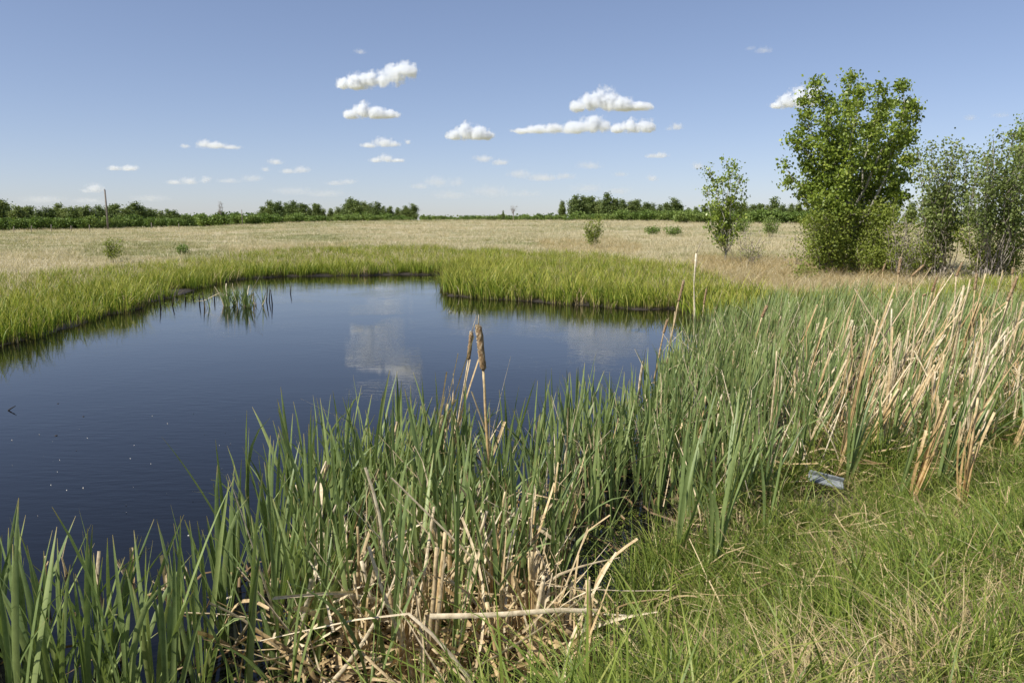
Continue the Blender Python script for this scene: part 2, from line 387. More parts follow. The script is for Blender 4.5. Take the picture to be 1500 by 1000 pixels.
nt.links.new(n3, bp.inputs['Height']); nt.links.new(bp.outputs[0], p.inputs['Normal']); nt.links.new(p.outputs[0], out.inputs[0])
ground = link('ground', gm, m); ground['kind'] = 'structure'

# water
m, nt, out = new_mat('dark_pond_water')
p = nt.nodes.new('ShaderNodeBsdfPrincipled'); p.inputs['Base Color'].default_value = (.004, .004, .0045, 1)
p.inputs['Roughness'].default_value = .02; p.inputs['IOR'].default_value = 1.29
tc = nt.nodes.new('ShaderNodeNewGeometry').outputs['Position']
mp = nt.nodes.new('ShaderNodeMapping'); mp.inputs['Scale'].default_value = (.55, 1.6, 1); mp.inputs['Rotation'].default_value = (0, 0, R(8)); nt.links.new(tc, mp.inputs[0])
na1 = noise(nt, 6.0, 3, mp.outputs[0], .55); na2 = noise(nt, .35, 2, tc)
amp = ramp(nt, [(.38, (.08, .08, .08)), (.62, (1, 1, 1))]); nt.links.new(na2, amp.inputs[0])
b = nt.nodes.new('ShaderNodeBump'); b.inputs['Distance'].default_value = .008; b.inputs['Strength'].default_value = .4
nt.links.new(math_n(nt, 'MULTIPLY', na1, amp.outputs[0]), b.inputs['Height']); nt.links.new(b.outputs[0], p.inputs['Normal'])
nt.links.new(p.outputs[0], out.inputs[0])
xs = np.array([-45, 14.0]); ys = np.array([2.3, 45.0])
wv = np.array([[xs[0], ys[0], 0], [xs[1], ys[0], 0], [xs[1], ys[1], 0], [xs[0], ys[1], 0]])
water = link('pond_water', mk_mesh('pond_water', wv, np.array([[0, 1, 2, 3]]), smooth=False), m); water['kind'] = 'structure'

# ------------------------------------------------------------------ clouds: real vapour bodies several kilometres away
def cloud_mat(name, dens, cen, rad, hh):
    """vapour that thins out towards the edge of the rounded heaps"""
    m, nt, out = new_mat(name); L = nt.links
    v = nt.nodes.new('ShaderNodeVolumePrincipled'); v.inputs['Color'].default_value = (.965, .982, 1, 1); v.inputs['Anisotropy'].default_value = .25
    g = nt.nodes.new('ShaderNodeTexCoord').outputs['Object']
    def vm(op, a, b):
        n = nt.nodes.new('ShaderNodeVectorMath'); n.operation = op
        L.new(a, n.inputs[0]); n.inputs[1].default_value = tuple(b); return n
    fld = None
    for c_, r_ in zip(cen, rad):
        d = vm('DIVIDE', vm('SUBTRACT', g, c_).outputs[0], r_); ln = nt.nodes.new('ShaderNodeVectorMath'); ln.operation = 'LENGTH'; L.new(d.outputs[0], ln.inputs[0])
        f = math_n(nt, 'SUBTRACT', 1.0, ln.outputs['Value'])
        fld = f if fld is None else math_n(nt, 'SMOOTH_MAX', fld, f, .25)
    nz = noise(nt, .85 / hh, 6, g, .66)
    f = math_n(nt, 'ADD', fld, math_n(nt, 'MULTIPLY', math_n(nt, 'SUBTRACT', nz, .5), 2.3))
    f = math_n(nt, 'ADD', f, math_n(nt, 'MULTIPLY', math_n(nt, 'SUBTRACT', noise(nt, 2.4 / hh, 4, g, .6), .5), .8))
    sep = nt.nodes.new('ShaderNodeSeparateXYZ'); L.new(g, sep.inputs[0])
    zb = math_n(nt, 'MULTIPLY', math_n(nt, 'MINIMUM', math_n(nt, 'SUBTRACT', math_n(nt, 'DIVIDE', sep.outputs[2], hh), .35), 0.0), 1.1)
    f = math_n(nt, 'ADD', f, zb)
    mrn = nt.nodes.new('ShaderNodeMapRange'); mrn.interpolation_type = 'SMOOTHSTEP'; mrn.inputs[1].default_value = .0; mrn.inputs[2].default_value = 1.25
    mrn.inputs[3].default_value = 0; mrn.inputs[4].default_value = dens; L.new(f, mrn.inputs[0])
    L.new(mrn.outputs[0], v.inputs['Density']); L.new(v.outputs[0], out.inputs['Volume']); return m

def build_cloud(blobs, label, thick, base_alt=1250.0):
    blobs = np.array(blobs, float)
    cx, cyb = blobs[:, 0].mean(), (blobs[:, 1] + blobs[:, 3]).max()
    el = math.atan((500 - cyb) / F) - PITCH
    D = min(base_alt / math.tan(max(el, .03)), 30000.0)
    base = at(cx, cyb, D); k = D / F / CP
    hh = blobs[:, 3].max() * k; cen, rad = [], []
    bm = bmesh.new()
    for (x, y, rx, ry) in blobs:
        c0 = at(x, y, D) - base; c0[1] += rng.normal(0, .25) * rx * k; r_ = np.array([rx * 1.12, rx * .95, ry * 1.2]) * k
        cen.append(c0); rad.append(r_)
        bmesh.ops.create_icosphere(bm, subdivisions=3, radius=1, matrix=Matrix.Translation(c0) @ Matrix.Diagonal((r_[0] * 1.45, r_[1] * 1.45, r_[2] * 1.45, 1)))
    me = bpy.data.meshes.new('tmp'); bm.to_mesh(me); bm.free()
    o = bpy.data.objects.new('tmp', me); COL.objects.link(o)
    md = o.modifiers.new('r', 'REMESH'); md.mode = 'VOXEL'; md.voxel_size = max(hh * .16, 1.0 * k)
    dg = bpy.context.evaluated_depsgraph_get(); me2 = bpy.data.meshes.new_from_object(o.evaluated_get(dg))
    bpy.data.objects.remove(o); bpy.data.meshes.remove(me)
    me2.name = 'cloud'; me2.materials.clear()
    o = link('cloud', me2, cloud_mat('cloud_vapour', (thick * 1.6 if thick > 6 else thick * .8) / (blobs[:, 2].mean() * k), cen, rad, hh), loc=tuple(base))
    return tag(o, label, 'cloud', 'fair weather clouds')

CLOUDS = [
 ([(503, 123, 12, 9), (522, 121, 17, 12), (541, 118, 15, 11), (560, 116, 12, 11), (577, 109, 15, 12), (594, 105, 16, 11), (603, 104, 9, 9)], 'bright white two-lobed cloud, highest of the left clouds', 9),
 ([(514, 168, 11, 7), (533, 163, 15, 11), (552, 166, 15, 10), (571, 168, 12, 7)], 'compact white cloud just below the highest left cloud', 9),
 ([(667, 199, 11, 8), (684, 194, 16, 12), (702, 195, 14, 11), (714, 199, 9, 7)], 'compact white domed cloud alone at mid sky left of centre', 9),
 ([(848, 157, 11, 9), (866, 152, 15, 13), (889, 147, 17, 16), (910, 154, 15, 11), (934, 158, 17, 7)], 'tallest bright white cumulus cloud right of centre', 11),
 ([(764, 194, 15, 4), (786, 190, 17, 6), (812, 190, 17, 7), (842, 186, 18, 10), (868, 181, 17, 11), (884, 186, 12, 8)], 'long flat white cloud under the tallest cumulus', 8),
 ([(905, 190, 12, 7), (925, 186, 14, 10), (945, 184, 13, 9), (952, 186, 8, 7)], 'short white cloud at right end of the long flat cloud', 8),
 ([(1138, 156, 10, 6), (1153, 150, 14, 10), (1170, 143, 15, 13), (1190, 139, 14, 12)], 'bright white cloud partly behind the big poplar', 10),
 ([(540, 213, 13, 4), (562, 209, 15, 7), (577, 211, 9, 5)], 'small white cloud above the small peaked one left of centre', 5),
 ([(597, 208, 5, 4)], 'tiny cloud puff right of the small left cloud', 3),
 ([(552, 235, 11, 4), (565, 232, 12, 6), (582, 235, 11, 3)], 'small peaked pale cloud second lowest left of centre', 4.5),
 ([(300, 211, 12, 6), (318, 213, 15, 5), (340, 216, 14, 3.5), (270, 214, 7, 3)], 'small elongated white cloud over the left field', 4.5),
 ([(170, 247, 12, 4), (188, 246, 13, 5)], 'small flat cloud above the utility pole', 4),
 ([(138, 275, 14, 7), (126, 280, 9, 4)], 'pale puff of cloud left of the pole top', 2.2),
 ([(252, 267, 12, 4), (275, 265, 13, 6), (302, 263, 9, 5)], 'pale low cloud right of the utility pole', 2.2),
 ([(335, 265, 18, 4), (368, 261, 18, 5)], 'very faint low cloud left of the middle trees', 1.2),
 ([(403, 237, 11, 5)], 'tiny white puff above the low left clouds', 2.5),
 ([(388, 248, 7, 4)], 'tiny faint puff beside a small white puff', 1.5),
 ([(423, 251, 13, 4), (441, 248, 13, 5)], 'small pale cloud over the middle tree group', 2.5),
 ([(490, 268, 14, 4), (510, 266, 14, 4)], 'pale low cloud above the middle tree group', 1.6),
 ([(615, 273, 15, 5), (640, 266, 20, 8), (668, 266, 13, 7)], 'wide faint low cloud over the field centre', 1.1),
 ([(708, 233, 16, 5), (733, 238, 14, 5)], 'small pale cloud below the mid sky domed cloud', 2.3),
 ([(762, 255, 20, 6), (795, 260, 26, 6), (828, 258, 18, 5)], 'wide pale low cloud right of centre', 1.7),
 ([(862, 243, 20, 6)], 'faint oval cloud below the long flat cloud', 1.2),
 ([(955, 229, 10, 3.5), (968, 227, 11, 5)], 'small white cloud below the right end of the cloud bank', 3),
 ([(990, 186, 10, 5), (980, 189, 6, 3)], 'tiny wispy cloud right of the cloud bank', 2.0),
 ([(955, 261, 9, 5)], 'tiny pale low cloud left of the slender poplar', 2.2),
 ([(910, 255, 12, 4)], 'faint tiny low cloud over the right trees', 1.0),
 ([(1022, 243, 10, 6)], 'small pale cloud at the left of the slender poplar top', 1.8),
 ([(527, 76, 9, 4)], 'faint speck of cloud above all the others', 1.0),
 ([(1100, 71, 9, 3), (1118, 74, 14, 5)], 'faint wisp of cloud high left of the big poplar', .7),
 ([(1424, 172, 10, 5)], 'faint wisp of cloud right of the big poplar', .8),
 ([(1465, 169, 14, 4)], 'faintest wisp of cloud near the right edge', .6),
 ([(660, 286, 30, 7), (720, 280, 34, 9), (770, 284, 26, 6)], 'broad thin veil of cloud lowest over the field centre', .9),
 ([(430, 280, 34, 6), (480, 284, 34, 6)], 'broad thin veil of cloud lowest over the middle trees', .9),
 ([(860, 276, 26, 7), (905, 280, 24, 6)], 'broad thin veil of cloud lowest over the right trees', .9),
 ([(215, 290, 30, 5), (60, 292, 34, 6), (130, 294, 30, 5)], 'broad thin veil of cloud lowest over the left trees', .9),
]
for bl, lb, th in CLOUDS: build_cloud(bl, lb, th)

# ------------------------------------------------------------------ trees and shrubs
def branch_path(p0, p1, n=6, wig=.06, up=0.0):
    p0, p1 = np.asarray(p0, float), np.asarray(p1, float); t = np.linspace(0, 1, n)[:, None]
    L = np.linalg.norm(p1 - p0); w = np.cumsum(rng.normal(0, wig * L / n ** .5, (n, 3)), 0); w = w - t * w[-1] - (1 - t) * w[0]
    pts = p0 + (p1 - p0) * t + w
    pts[:, 2] += up * L * np.sin(t[:, 0] * math.pi)
    return pts
def woody(base, leaders, trunk_top, r0, leaf_size, leaves_per, twig_len, start, step, barkmb, leafmb, clump_r=.28, twigs=3, droop=.4, fill=1.0):
    """base, trunk_top, leaders: world points; leaves on twigs along the leaders"""
    tube(barkmb, branch_path(base, trunk_top, 5, .03), np.linspace(r0, r0 * .75, 5), 8)
    cl = []
    for L in leaders:
        path = branch_path(trunk_top if rng.random() < .7 else base + (trunk_top - base) * .7, L, 8, .10, -.02)
        ln = np.linalg.norm(path[-1] - path[0])
        tube(barkmb, path, np.linspace(r0 * rng.uniform(.4, .55), .008, 8), 6)
        s = start
        while s <= 1.0:
            q = s * 7; i0 = min(int(q), 6); c0 = path[i0] + (path[i0 + 1] - path[i0]) * (q - i0)
            dr = path[i0 + 1] - path[i0]; dr = dr / np.linalg.norm(dr)
            for k in range(twigs):
                if rng.random() > fill: continue
                u = rng.normal(size=3); u -= dr * u.dot(dr); u /= np.linalg.norm(u); u = u * .8 + dr * .45 + np.array([0, 0, .25]); u /= np.linalg.norm(u)
                tl = twig_len * rng.uniform(.45, 1.15) * (1.15 - .55 * s)
                e = c0 + u * tl
                tube(barkmb, branch_path(c0, e, 4, .08), np.linspace(.014, .005, 4), 4, cap=False)
                cl.append((e, 1.0)); cl.append((c0 + u * tl * .55, .6))
            s += step * rng.uniform(.7, 1.3) / max(ln, .5)
        cl.append((path[-1], 1.0))
    for e, wgt in cl:
        n = max(4, int(leaves_per * wgt * rng.uniform(.6, 1.35)))
        pp = e + rng.normal(size=(n, 3)) * clump_r * np.array([1, 1, .85]) * rng.uniform(.7, 1.2)
        pp[:, 2] = np.maximum(pp[:, 2], base[2] + .05)
        ct = np.clip(rng.normal(.5, .16), 0, 1)
        leaf_quads(leafmb, pp, leaf_size * rng.uniform(.7, 1.25, n), np.clip(ct + rng.normal(0, .2, n), 0, 1), droop)

def finish(name, label, cat, base, barkmb, leafmb, bark, leaf, parts=('trunk', 'crown'), group=None):
    o = thing(name, label, cat, tuple(base), group)
    if barkmb is not None and barkmb.n: link(parts[0], barkmb.mesh(parts[0], base), M[bark], o)
    if leafmb is not None and leafmb.n: link(parts[1], leafmb.mesh(parts[1], base, False), M[leaf], o)
    return o

def tree_from_px(name, label, cat, base_px, Y, trunk_px, tops, depth, r0, bark, leaf, parts=('trunk', 'crown'), **kw):
    b = at(base_px[0], base_px[1], Y); b = on_ground(b[0], b[1]); b[2] -= .05
    tt = at(trunk_px[0], trunk_px[1], Y)
    Ls = [at(x, y, Y + rng.uniform(-depth, depth)) for x, y in tops]
    bk, lf = MB(), MB(); woody(b, Ls, tt, r0, barkmb=bk, leafmb=lf, **kw)
    return finish(name, label, cat, b, bk, lf, bark, leaf, parts)

# big poplar
PY = 33.0
tree_from_px('poplar_tree', 'tall bushy green poplar with pale stems on the right bank', 'tree', (1250, 395), PY, (1249, 345),
    [(1197, 122), (1182, 150), (1218, 160), (1246, 118), (1258, 128), (1287, 122), (1322, 124), (1337, 160), (1305, 150), (1150, 245), (1168, 205), (1178, 235), (1165, 275), (1200, 215),
     (1335, 235), (1338, 200), (1322, 262), (1300, 235), (1240, 200), (1270, 190), (1228, 255), (1265, 265), (1190, 290), (1310, 295), (1250, 300), (1215, 300), (1280, 300)],
    1.9, .17, 'pale_bark', 'poplar', leaf_size=.125, leaves_per=40, twig_len=.60, start=.40, step=.47, clump_r=.165, twigs=3, fill=.95)
# slender young poplar
tree_from_px('poplar_tree', 'slender sparse young poplar standing alone in the field', 'tree', (1063, 376), 41.0, (1063, 364),
    [(1064, 234), (1076, 242), (1084, 255), (1088, 278), (1037, 245), (1034, 275), (1058, 262), (1070, 290), (1036, 300), (1075, 300), (1045, 325), (1080, 320), (1047, 345), (1060, 310), (1070, 335)],
    .7, .06, 'pale_bark', 'poplar', leaf_size=.13, leaves_per=17, twig_len=.34, start=.3, step=.46, clump_r=.15, twigs=2, fill=.75)
# tree cut by the right edge
tree_from_px('poplar_tree', 'dark green poplar cut off by the right edge of the photo', 'tree', (1520, 395), 36.0, (1519, 330),
    [(1497, 190), (1508, 175), (1530, 170), (1550, 200), (1500, 225), (1540, 240), (1515, 215), (1525, 260)], 1.3, .12, 'pale_bark', 'poplar',
    leaf_size=.12, leaves_per=30, twig_len=.55, start=.4, step=.45, clump_r=.2)

def shrub_px(label, base_px, Y, tops, depth, leaf, leaves_per, leaf_size, clump_r, nst, bark='grey_bark', twig=.4, start=.3, step=.35, twigs=3, name='shrub', stem_r=.022, spread=.25, fill=1.0):
    b = at(base_px[0], base_px[1], Y); b = on_ground(b[0], b[1]); b[2] -= .04
    bk, lf = MB(), MB(); tops = list(tops)
    while len(tops) < nst:
        a = tops[int(rng.integers(len(tops)))]; tops.append((a[0] + rng.normal(0, 12), a[1] + abs(rng.normal(0, 14))))
    for (x, y) in tops:
        L = at(x, y, Y + rng.uniform(-depth, depth)); b2 = b + np.array([rng.normal(0, spread), rng.normal(0, spread), 0]) + np.array([(L[0] - b[0]) * .15, 0, 0])
        mid = b2 + (L - b2) * .12
        tube(bk, branch_path(b + [0, 0, -.02], b2 + [0, 0, .03], 4, .02), np.full(4, stem_r * 1.2), 6)
        woody(b2, [L], mid, stem_r, leaf_size, leaves_per, twig, start, step, bk, lf, clump_r, twigs, .2, fill)
    return finish(name, label, 'shrub', b, bk, lf, bark, leaf, ('stem', 'foliage'))

shrub_px('dense leafy green shrub at the left foot of the big poplar', (1222, 397), 31.5, [(1190, 330), (1205, 312), (1230, 305), (1250, 310), (1185, 360), (1210, 350), (1240, 345), (1260, 340), (1195, 380), (1235, 375)], 1.0, 'shrub', 26, .09, .2, 22)
shrub_px('dense leafy shrub with yellowish leaves right of the poplar trunk', (1288, 398), 32.0, [(1270, 315), (1290, 300), (1310, 305), (1320, 330), (1280, 350), (1305, 355), (1325, 365), (1265, 370), (1300, 380)], 1.0, 'shrub', 24, .085, .2, 20)
shrub_px('grey green willow shrub with open bare stems beside the poplar', (1385, 402), 30.0, [(1365, 215), (1382, 212), (1400, 210), (1412, 218), (1370, 240), (1395, 250), (1360, 275), (1345, 300), (1415, 265), (1380, 290), (1400, 310)], 1.0, 'willow', 15, .10, .17, 24, twig=.38, step=.38, start=.40, twigs=2, stem_r=.03, fill=.8)
shrub_px('tall pale willow shrub with many grey stems at far right', (1445, 405), 28.5, [(1440, 225), (1455, 215), (1470, 203), (1485, 198), (1495, 212), (1430, 250), (1500, 240), (1475, 245), (1450, 262), (1490, 275), (1425, 285), (1510, 260)], 1.1, 'willow', 15, .095, .17, 30, twig=.38, step=.36, start=.40, twigs=2, stem_r=.03, fill=.78)
shrub_px('low dark thicket of shrub between poplar and willows', (1350, 404), 30.5, [(1325, 330), (1345, 320), (1365, 335), (1335, 360), (1360, 365), (1380, 350)], .8, 'shrub', 16, .08, .18, 16, step=.4)
shrub_px('low dark leafy thicket under the right hand willows', (1455, 410), 29.5, [(1410, 335), (1435, 325), (1465, 330), (1490, 335), (1420, 365), (1450, 360), (1480, 365), (1505, 350), (1520, 330)], .9, 'shrub', 17, .08, .2, 22, step=.4)
shrub_px('leafless brown bush with crooked bare stems left of the poplar', (1098, 388), 37.0, [(1080, 350), (1090, 335), (1100, 330), (1112, 338), (1122, 350), (1105, 350)], .6, 'shrub', 1, .05, .2, 18, bark='dead_wood', twig=.35, twigs=2, stem_r=.016, name='bare_bush', fill=.7)
shrub_px('bare grey twiggy bush leaning from the shrubs by the willow', (1322, 400), 29.6, [(1312, 330), (1325, 315), (1340, 320), (1330, 345), (1308, 355), (1345, 340)], .6, 'shrub', 1, .05, .2, 16, bark='dead_wood', twig=.4, twigs=2, stem_r=.018, name='bare_bush', fill=.8)
shrub_px('bare brown bush in dry grass at the left of the shrubs', (1172, 392), 34.5, [(1165, 345), (1172, 330), (1182, 345), (1160, 362)], .5, 'shrub', 3, .07, .2, 10, bark='dead_wood', twig=.35, twigs=2, stem_r=.016, name='bare_bush', fill=.7)

# small shrubs in the field
for k, (bx, by, Y, hw, top, lf, lab) in enumerate([
    (163, 381, 44, 14, 350, 'shrub', 'small round green bush in the left field below the utility pole'),
    (267, 374, 52, 6, 361, 'farshrub', 'tiny pale bush in the left field right of the round bush'),
    (869, 354, 62, 10, 323, 'shrub', 'small grey green bush standing alone in the field centre right'),
    (957, 341, 95, 10, 335, 'farshrub', 'low pale shrub in the dry field, left of a wider one'),
    (990, 342, 92, 14, 335, 'farshrub', 'wider low pale shrub in the dry field near the slender poplar'),
    (1130, 335, 90, 14, 318, 'farshrub', 'pale green bush in the dry field between the two poplars'),
    (1085, 335, 100, 14, 320, 'farshrub', 'pale green bush behind the slender poplar')]):
    tops = [(bx + hw * rng.uniform(-1, 1), top + (by - top) * rng.uniform(0, .5)) for q in range(12)] + [(bx, top)]
    s = Y / 45.0
    shrub_px(lab, (bx, by), Y, tops, .35 * s, lf, 8, .075 * s, .10 * s, 13, twig=.2 * s, step=.22 * s, twigs=2, stem_r=.012, spread=.08)

# distant trees: prototypes, then individuals
def proto_tree(h, w, seed, n_leaders=7, leaf=.34):
    bk, lf = MB(), MB(); b = np.zeros(3)
    Ls = []
    for q in range(n_leaders):
        a = rng.uniform(0, 2 * math.pi); zz = h * rng.uniform(.35, 1.0); rr = w * .5 * math.sqrt(rng.random()) * (1.25 - zz / h * .85)
        Ls.append(np.array([math.cos(a) * rr, math.sin(a) * rr, zz]))
    Ls.append(np.array([0, 0, h]))
    woody(b, Ls, np.array([0, 0, h * .15]), .11, leaf, 17, h * .12, .15, h * .08, bk, lf, h * .055, 3, .2)
    return bk.mesh('trunk'), lf.mesh('crown', smooth=False)
def proto_shrub(h, w):
    bk, lf = MB(), MB()
    for q in range(9):
        a = rng.uniform(0, 2 * math.pi); rr = w * .5 * math.sqrt(rng.random())
        L = np.array([math.cos(a) * rr, math.sin(a) * rr, h * rng.uniform(.6, 1.0)])
        woody(np.array([L[0] * .5, L[1] * .5, 0]), [L], np.array([L[0] * .6, L[1] * .6, h * .1]), .03, .28, 12, h * .25, .15, h * .2, bk, lf, h * .14, 3, .2)
    return bk.mesh('stem'), lf.mesh('foliage', smooth=False)
TREES = [proto_tree(7.0, w, s) for s, w in enumerate((4.0, 4.8, 3.4, 4.4, 5.6, 3.0))]
SHRUBS = [proto_shrub(2.0, w) for w in (3.2, 4.0, 3.6, 5.0)]
for a, b_ in TREES: a.materials.append(M['grey_bark']); b_.materials.append(M['farleaf'])
for a, b_ in SHRUBS: a.materials.append(M['grey_bark']); b_.materials.append(M['farshrub'])

def place_far(px, Y, top_px, label, group, kind='tree', pr=None, wid=1.0):
    x = (px - 750) / F * (Y * CP + 0.0); b = on_ground(x, Y)
    x = (px - 750) / F * (Y * CP - (b[2] - CAM_H) * SP); b = on_ground(x, Y)
    h = at(px, top_px, Y)[2] - b[2] + .2
    pool = TREES if kind == 'tree' else SHRUBS; h0 = 7.0 if kind == 'tree' else 2.0
    pr = int(rng.integers(len(pool))) if pr is None else pr
    o = thing('aspen_tree' if kind == 'tree' else 'willow_shrub', label, kind, (b[0], b[1], b[2] - .15), group)
    s = max(h, .8) / h0; o.scale = (s * wid, s * wid, s); o.rotation_euler = (0, 0, rng.uniform(0, 6.28))
    nm = ('trunk', 'crown') if kind == 'tree' else ('stem', 'foliage')
    link(nm[0], pool[pr][0], None, o); link(nm[1], pool[pr][1], None, o)
    return o
def size_word(top, med): return 'tall' if top < med - 2 else ('low' if top > med + 2 else 'middle-sized')

LT_X = [-12, 3, 14, 27, 38, 47, 56, 68, 79, 88, 99, 108, 118, 128, 137, 146, 160, 170, 181, 190, 200, 210, 220, 229, 238, 247, 256, 266, 276, 287, 298]
for k, x in enumerate(LT_X):
    top = np.interp(x, [-20, 0, 20, 60, 110, 150, 200, 235, 262, 300], [296, 300, 308, 309, 306, 305, 304, 309, 316, 321]) + rng.normal(-1, 3.0)
    Y = np.interp(x, [-20, 150, 240, 300], [205, 215, 270, 340]) + rng.uniform(-9, 12)
    place_far(x, Y, top, f'{size_word(top, 306)} dark green aspen, {ordn(k + 1)} from the left in the left tree line', 'trees of the left tree line', wid=1.55)
LS = list(np.linspace(-5, 296, 25))
for k, x in enumerate(LS):
    Y = np.interp(x, [-20, 150, 240, 300], [190, 200, 255, 325])
    place_far(x, Y, np.interp(x, [0, 150, 300], [323, 321, 320]) + rng.normal(0, 1.5), f'low shrub, {ordn(k + 1)} from left along the foot of the left tree line', 'shrubs at the foot of the left tree line', 'shrub')
place_far(326, 240, 311, 'round leafy tree alone between the left and middle groups', None, 'tree', 4, 1.9)
MT = [(374, 312), (385, 303), (396, 301), (408, 296), (419, 299), (430, 302), (441, 301), (452, 304), (463, 305), (474, 306), (485, 303), (495, 305), (505, 301), (514, 294), (524, 299), (533, 302), (543, 301), (552, 303), (562, 303), (572, 304), (583, 305), (594, 306), (604, 302)]
for k, (x, t) in enumerate(MT):
    place_far(x, 258 + rng.uniform(-10, 12), t + rng.normal(-1, 2.5), f'{size_word(t, 303)} green aspen, {ordn(k + 1)} from the left in the middle tree group', 'trees of the middle group', wid=1.5)
MS = list(np.linspace(302, 640, 29))
for k, x in enumerate(MS):
    place_far(x + rng.normal(0, 3), 236 + rng.uniform(-5, 8), 317 + rng.normal(0, 1.8), f'light green willow shrub, {ordn(k + 1)} from left before the middle tree group', 'shrubs before the middle tree group', 'shrub', wid=1.3)
CS = list(np.linspace(628, 815, 21))
for k, x in enumerate(CS):
    place_far(x, 300 + rng.uniform(-10, 20), 317.5 + rng.normal(0, 1.2), f'low distant shrub, {ordn(k + 1)} from left at the field crest in the centre', 'shrubs on the central crest', 'shrub', wid=1.5)
place_far(737, 285, 309, 'small pointed tree by the bare tree on the central crest', None, 'tree', 2, .7)
RT = [(824, 297), (843, 291), (854, 292), (866, 294), (878, 293), (888, 287), (899, 294), (911, 297), (922, 300), (934, 298), (945, 301), (956, 304), (966, 303), (976, 300), (985, 291), (997, 303), (1008, 303), (1019, 304), (1031, 305), (1043, 303),
      (1055, 302), (1067, 304), (1079, 301), (1090, 297), (1101, 303), (1112, 302), (1123, 304), (1134, 292), (1146, 303), (1158, 302), (1170, 303), (1183, 304), (1196, 303)]
for k, (x, t) in enumerate(RT):
    place_far(x, (255 if x < 1000 else 230) + rng.uniform(-10, 12), t + rng.normal(-1, 1.8), f'{size_word(t, 300)} green aspen, {ordn(k + 1)} from the left in the right tree line', 'trees of the right tree line', wid=1.35 if x > 830 else 1.1)
RS = list(np.linspace(806, 1190, 32))
for k, x in enumerate(RS):
    place_far(x + rng.normal(0, 3), (232 if x < 1000 else 185) + rng.uniform(-6, 8), np.interp(x, [800, 900, 1000, 1190], [317, 314, 312, 313]) + rng.normal(0, 1.5), f'rounded light green shrub, {ordn(k + 1)} from left before the right tree line', 'shrubs before the right tree line', 'shrub', wid=1.25)
for k, x in enumerate([1215, 1245, 1275, 1305, 1335, 1362, 1390, 1420, 1450, 1480, 1510]):
    place_far(x, 170 + rng.uniform(-8, 8), 303 + rng.normal(0, 2), f'half hidden tree, {ordn(k + 1)} from left behind poplar and willows', 'trees hidden behind the poplar', wid=1.4)

# bare trees far off
def bare_tree(px, by, top, Y, label, wpx):
    b = at(px, by, Y); b = on_ground(b[0], b[1]); b[2] -= .1
    bk, lf = MB(), MB(); Ls = [at(px + rng.uniform(-wpx, wpx), top + rng.uniform(0, (by - top) * .35), Y + rng.uniform(-1, 1)) for _ in range(6)] + [at(px, top, Y)]
    tt = b + (Ls[-1] - b) * .4
    tube(bk, branch_path(b, tt, 4, .03), np.linspace(.16, .12, 4), 6)
    for L in Ls:
        p_ = branch_path(tt, L, 6, .1); tube(bk, p_, np.linspace(.09, .03, 6), 5)
        for q in range(4):
            i0 = int(rng.integers(2, 6)); e = p_[i0] + rng.normal(size=3) * .5 + np.array([0, 0, .4]); tube(bk, branch_path(p_[i0], e, 4), np.linspace(.045, .02, 4), 4)
    o = thing('bare_tree', label, 'tree', tuple(b)); link('trunk', bk.mesh('trunk', b), M['dead_wood'], o)
bare_tree(323, 325, 295, 236, 'thin bare dead tree rising from the lone round tree', 6)
bare_tree(752, 322, 300, 290, 'pale bare tree on the central crest of the field', 5)

# one far wood that reads as a single mass
bk, lf = MB(), MB()
N = 5200
az = rng.uniform(-.62, .62, N); rr = rng.uniform(700, 820, N)
xx, yy = np.sin(az) * rr, np.cos(az) * rr
zz = ground_z(xx, yy) + rng.uniform(.5, 7.2, N) * (1 + .3 * wob(xx, yy, .03, 1.0))
leaf_quads(lf, np.stack([xx, yy, zz], -1), rng.uniform(1.2, 2.6, N))
dw = link('distant_wood', lf.mesh('distant_wood', smooth=False), M['farleaf']); tag(dw, 'thin dark line of distant woods on the horizon', 'woods', kind='stuff')

# ------------------------------------------------------------------ utility poles and fence posts
def pole(px, by, top, Y, r, label, arm=True):
    b = at(px, by, Y); b = on_ground(b[0], b[1]); tp = at(px, top, Y); h = tp[2] - b[2] + .3
    o = thing('utility_pole', label, 'pole', (b[0], b[1], b[2] - .3)); mb = MB()
    tube(mb, [(0, 0, 0), (0, 0, h * .5), (-.01 * h, 0, h)], [r, r * .88, r * .75], 10); link('post', mb.mesh('post'), M['pole_wood'], o)
    if arm:
        mb = MB(); tube(mb, [(-.01 * h, -.2, h - .1), (-.01 * h, -.2, h + .25)], [.05, .03], 6); link('insulator', mb.mesh('insulator'), M['dead_wood'], o)
pole(158, 335, 278, 180, .22, 'tall brown wooden utility pole before the left trees')
pole(355, 326, 307, 225, .14, 'short thin pole standing left of the middle tree group', False)
for k, (px, Y) in enumerate([(20, 150), (46, 152), (75, 154), (104, 156), (131, 158), (222, 165), (262, 168)]):
    b = at(px, 336, Y); b = on_ground(b[0], b[1]); mb = MB()
    tube(mb, [(0, 0, -.3), (0.01, 0, .7), (.03, 0, 1.25 + .1 * (k % 3))], [.075, .07, .06], 7)
    tag(link('fence_post', mb.mesh('fence_post'), M['dead_wood'], loc=tuple(b)), f'grey wooden fence post, {ordn(k + 1)} from the left before the left trees', 'fence post', 'fence posts on the left')

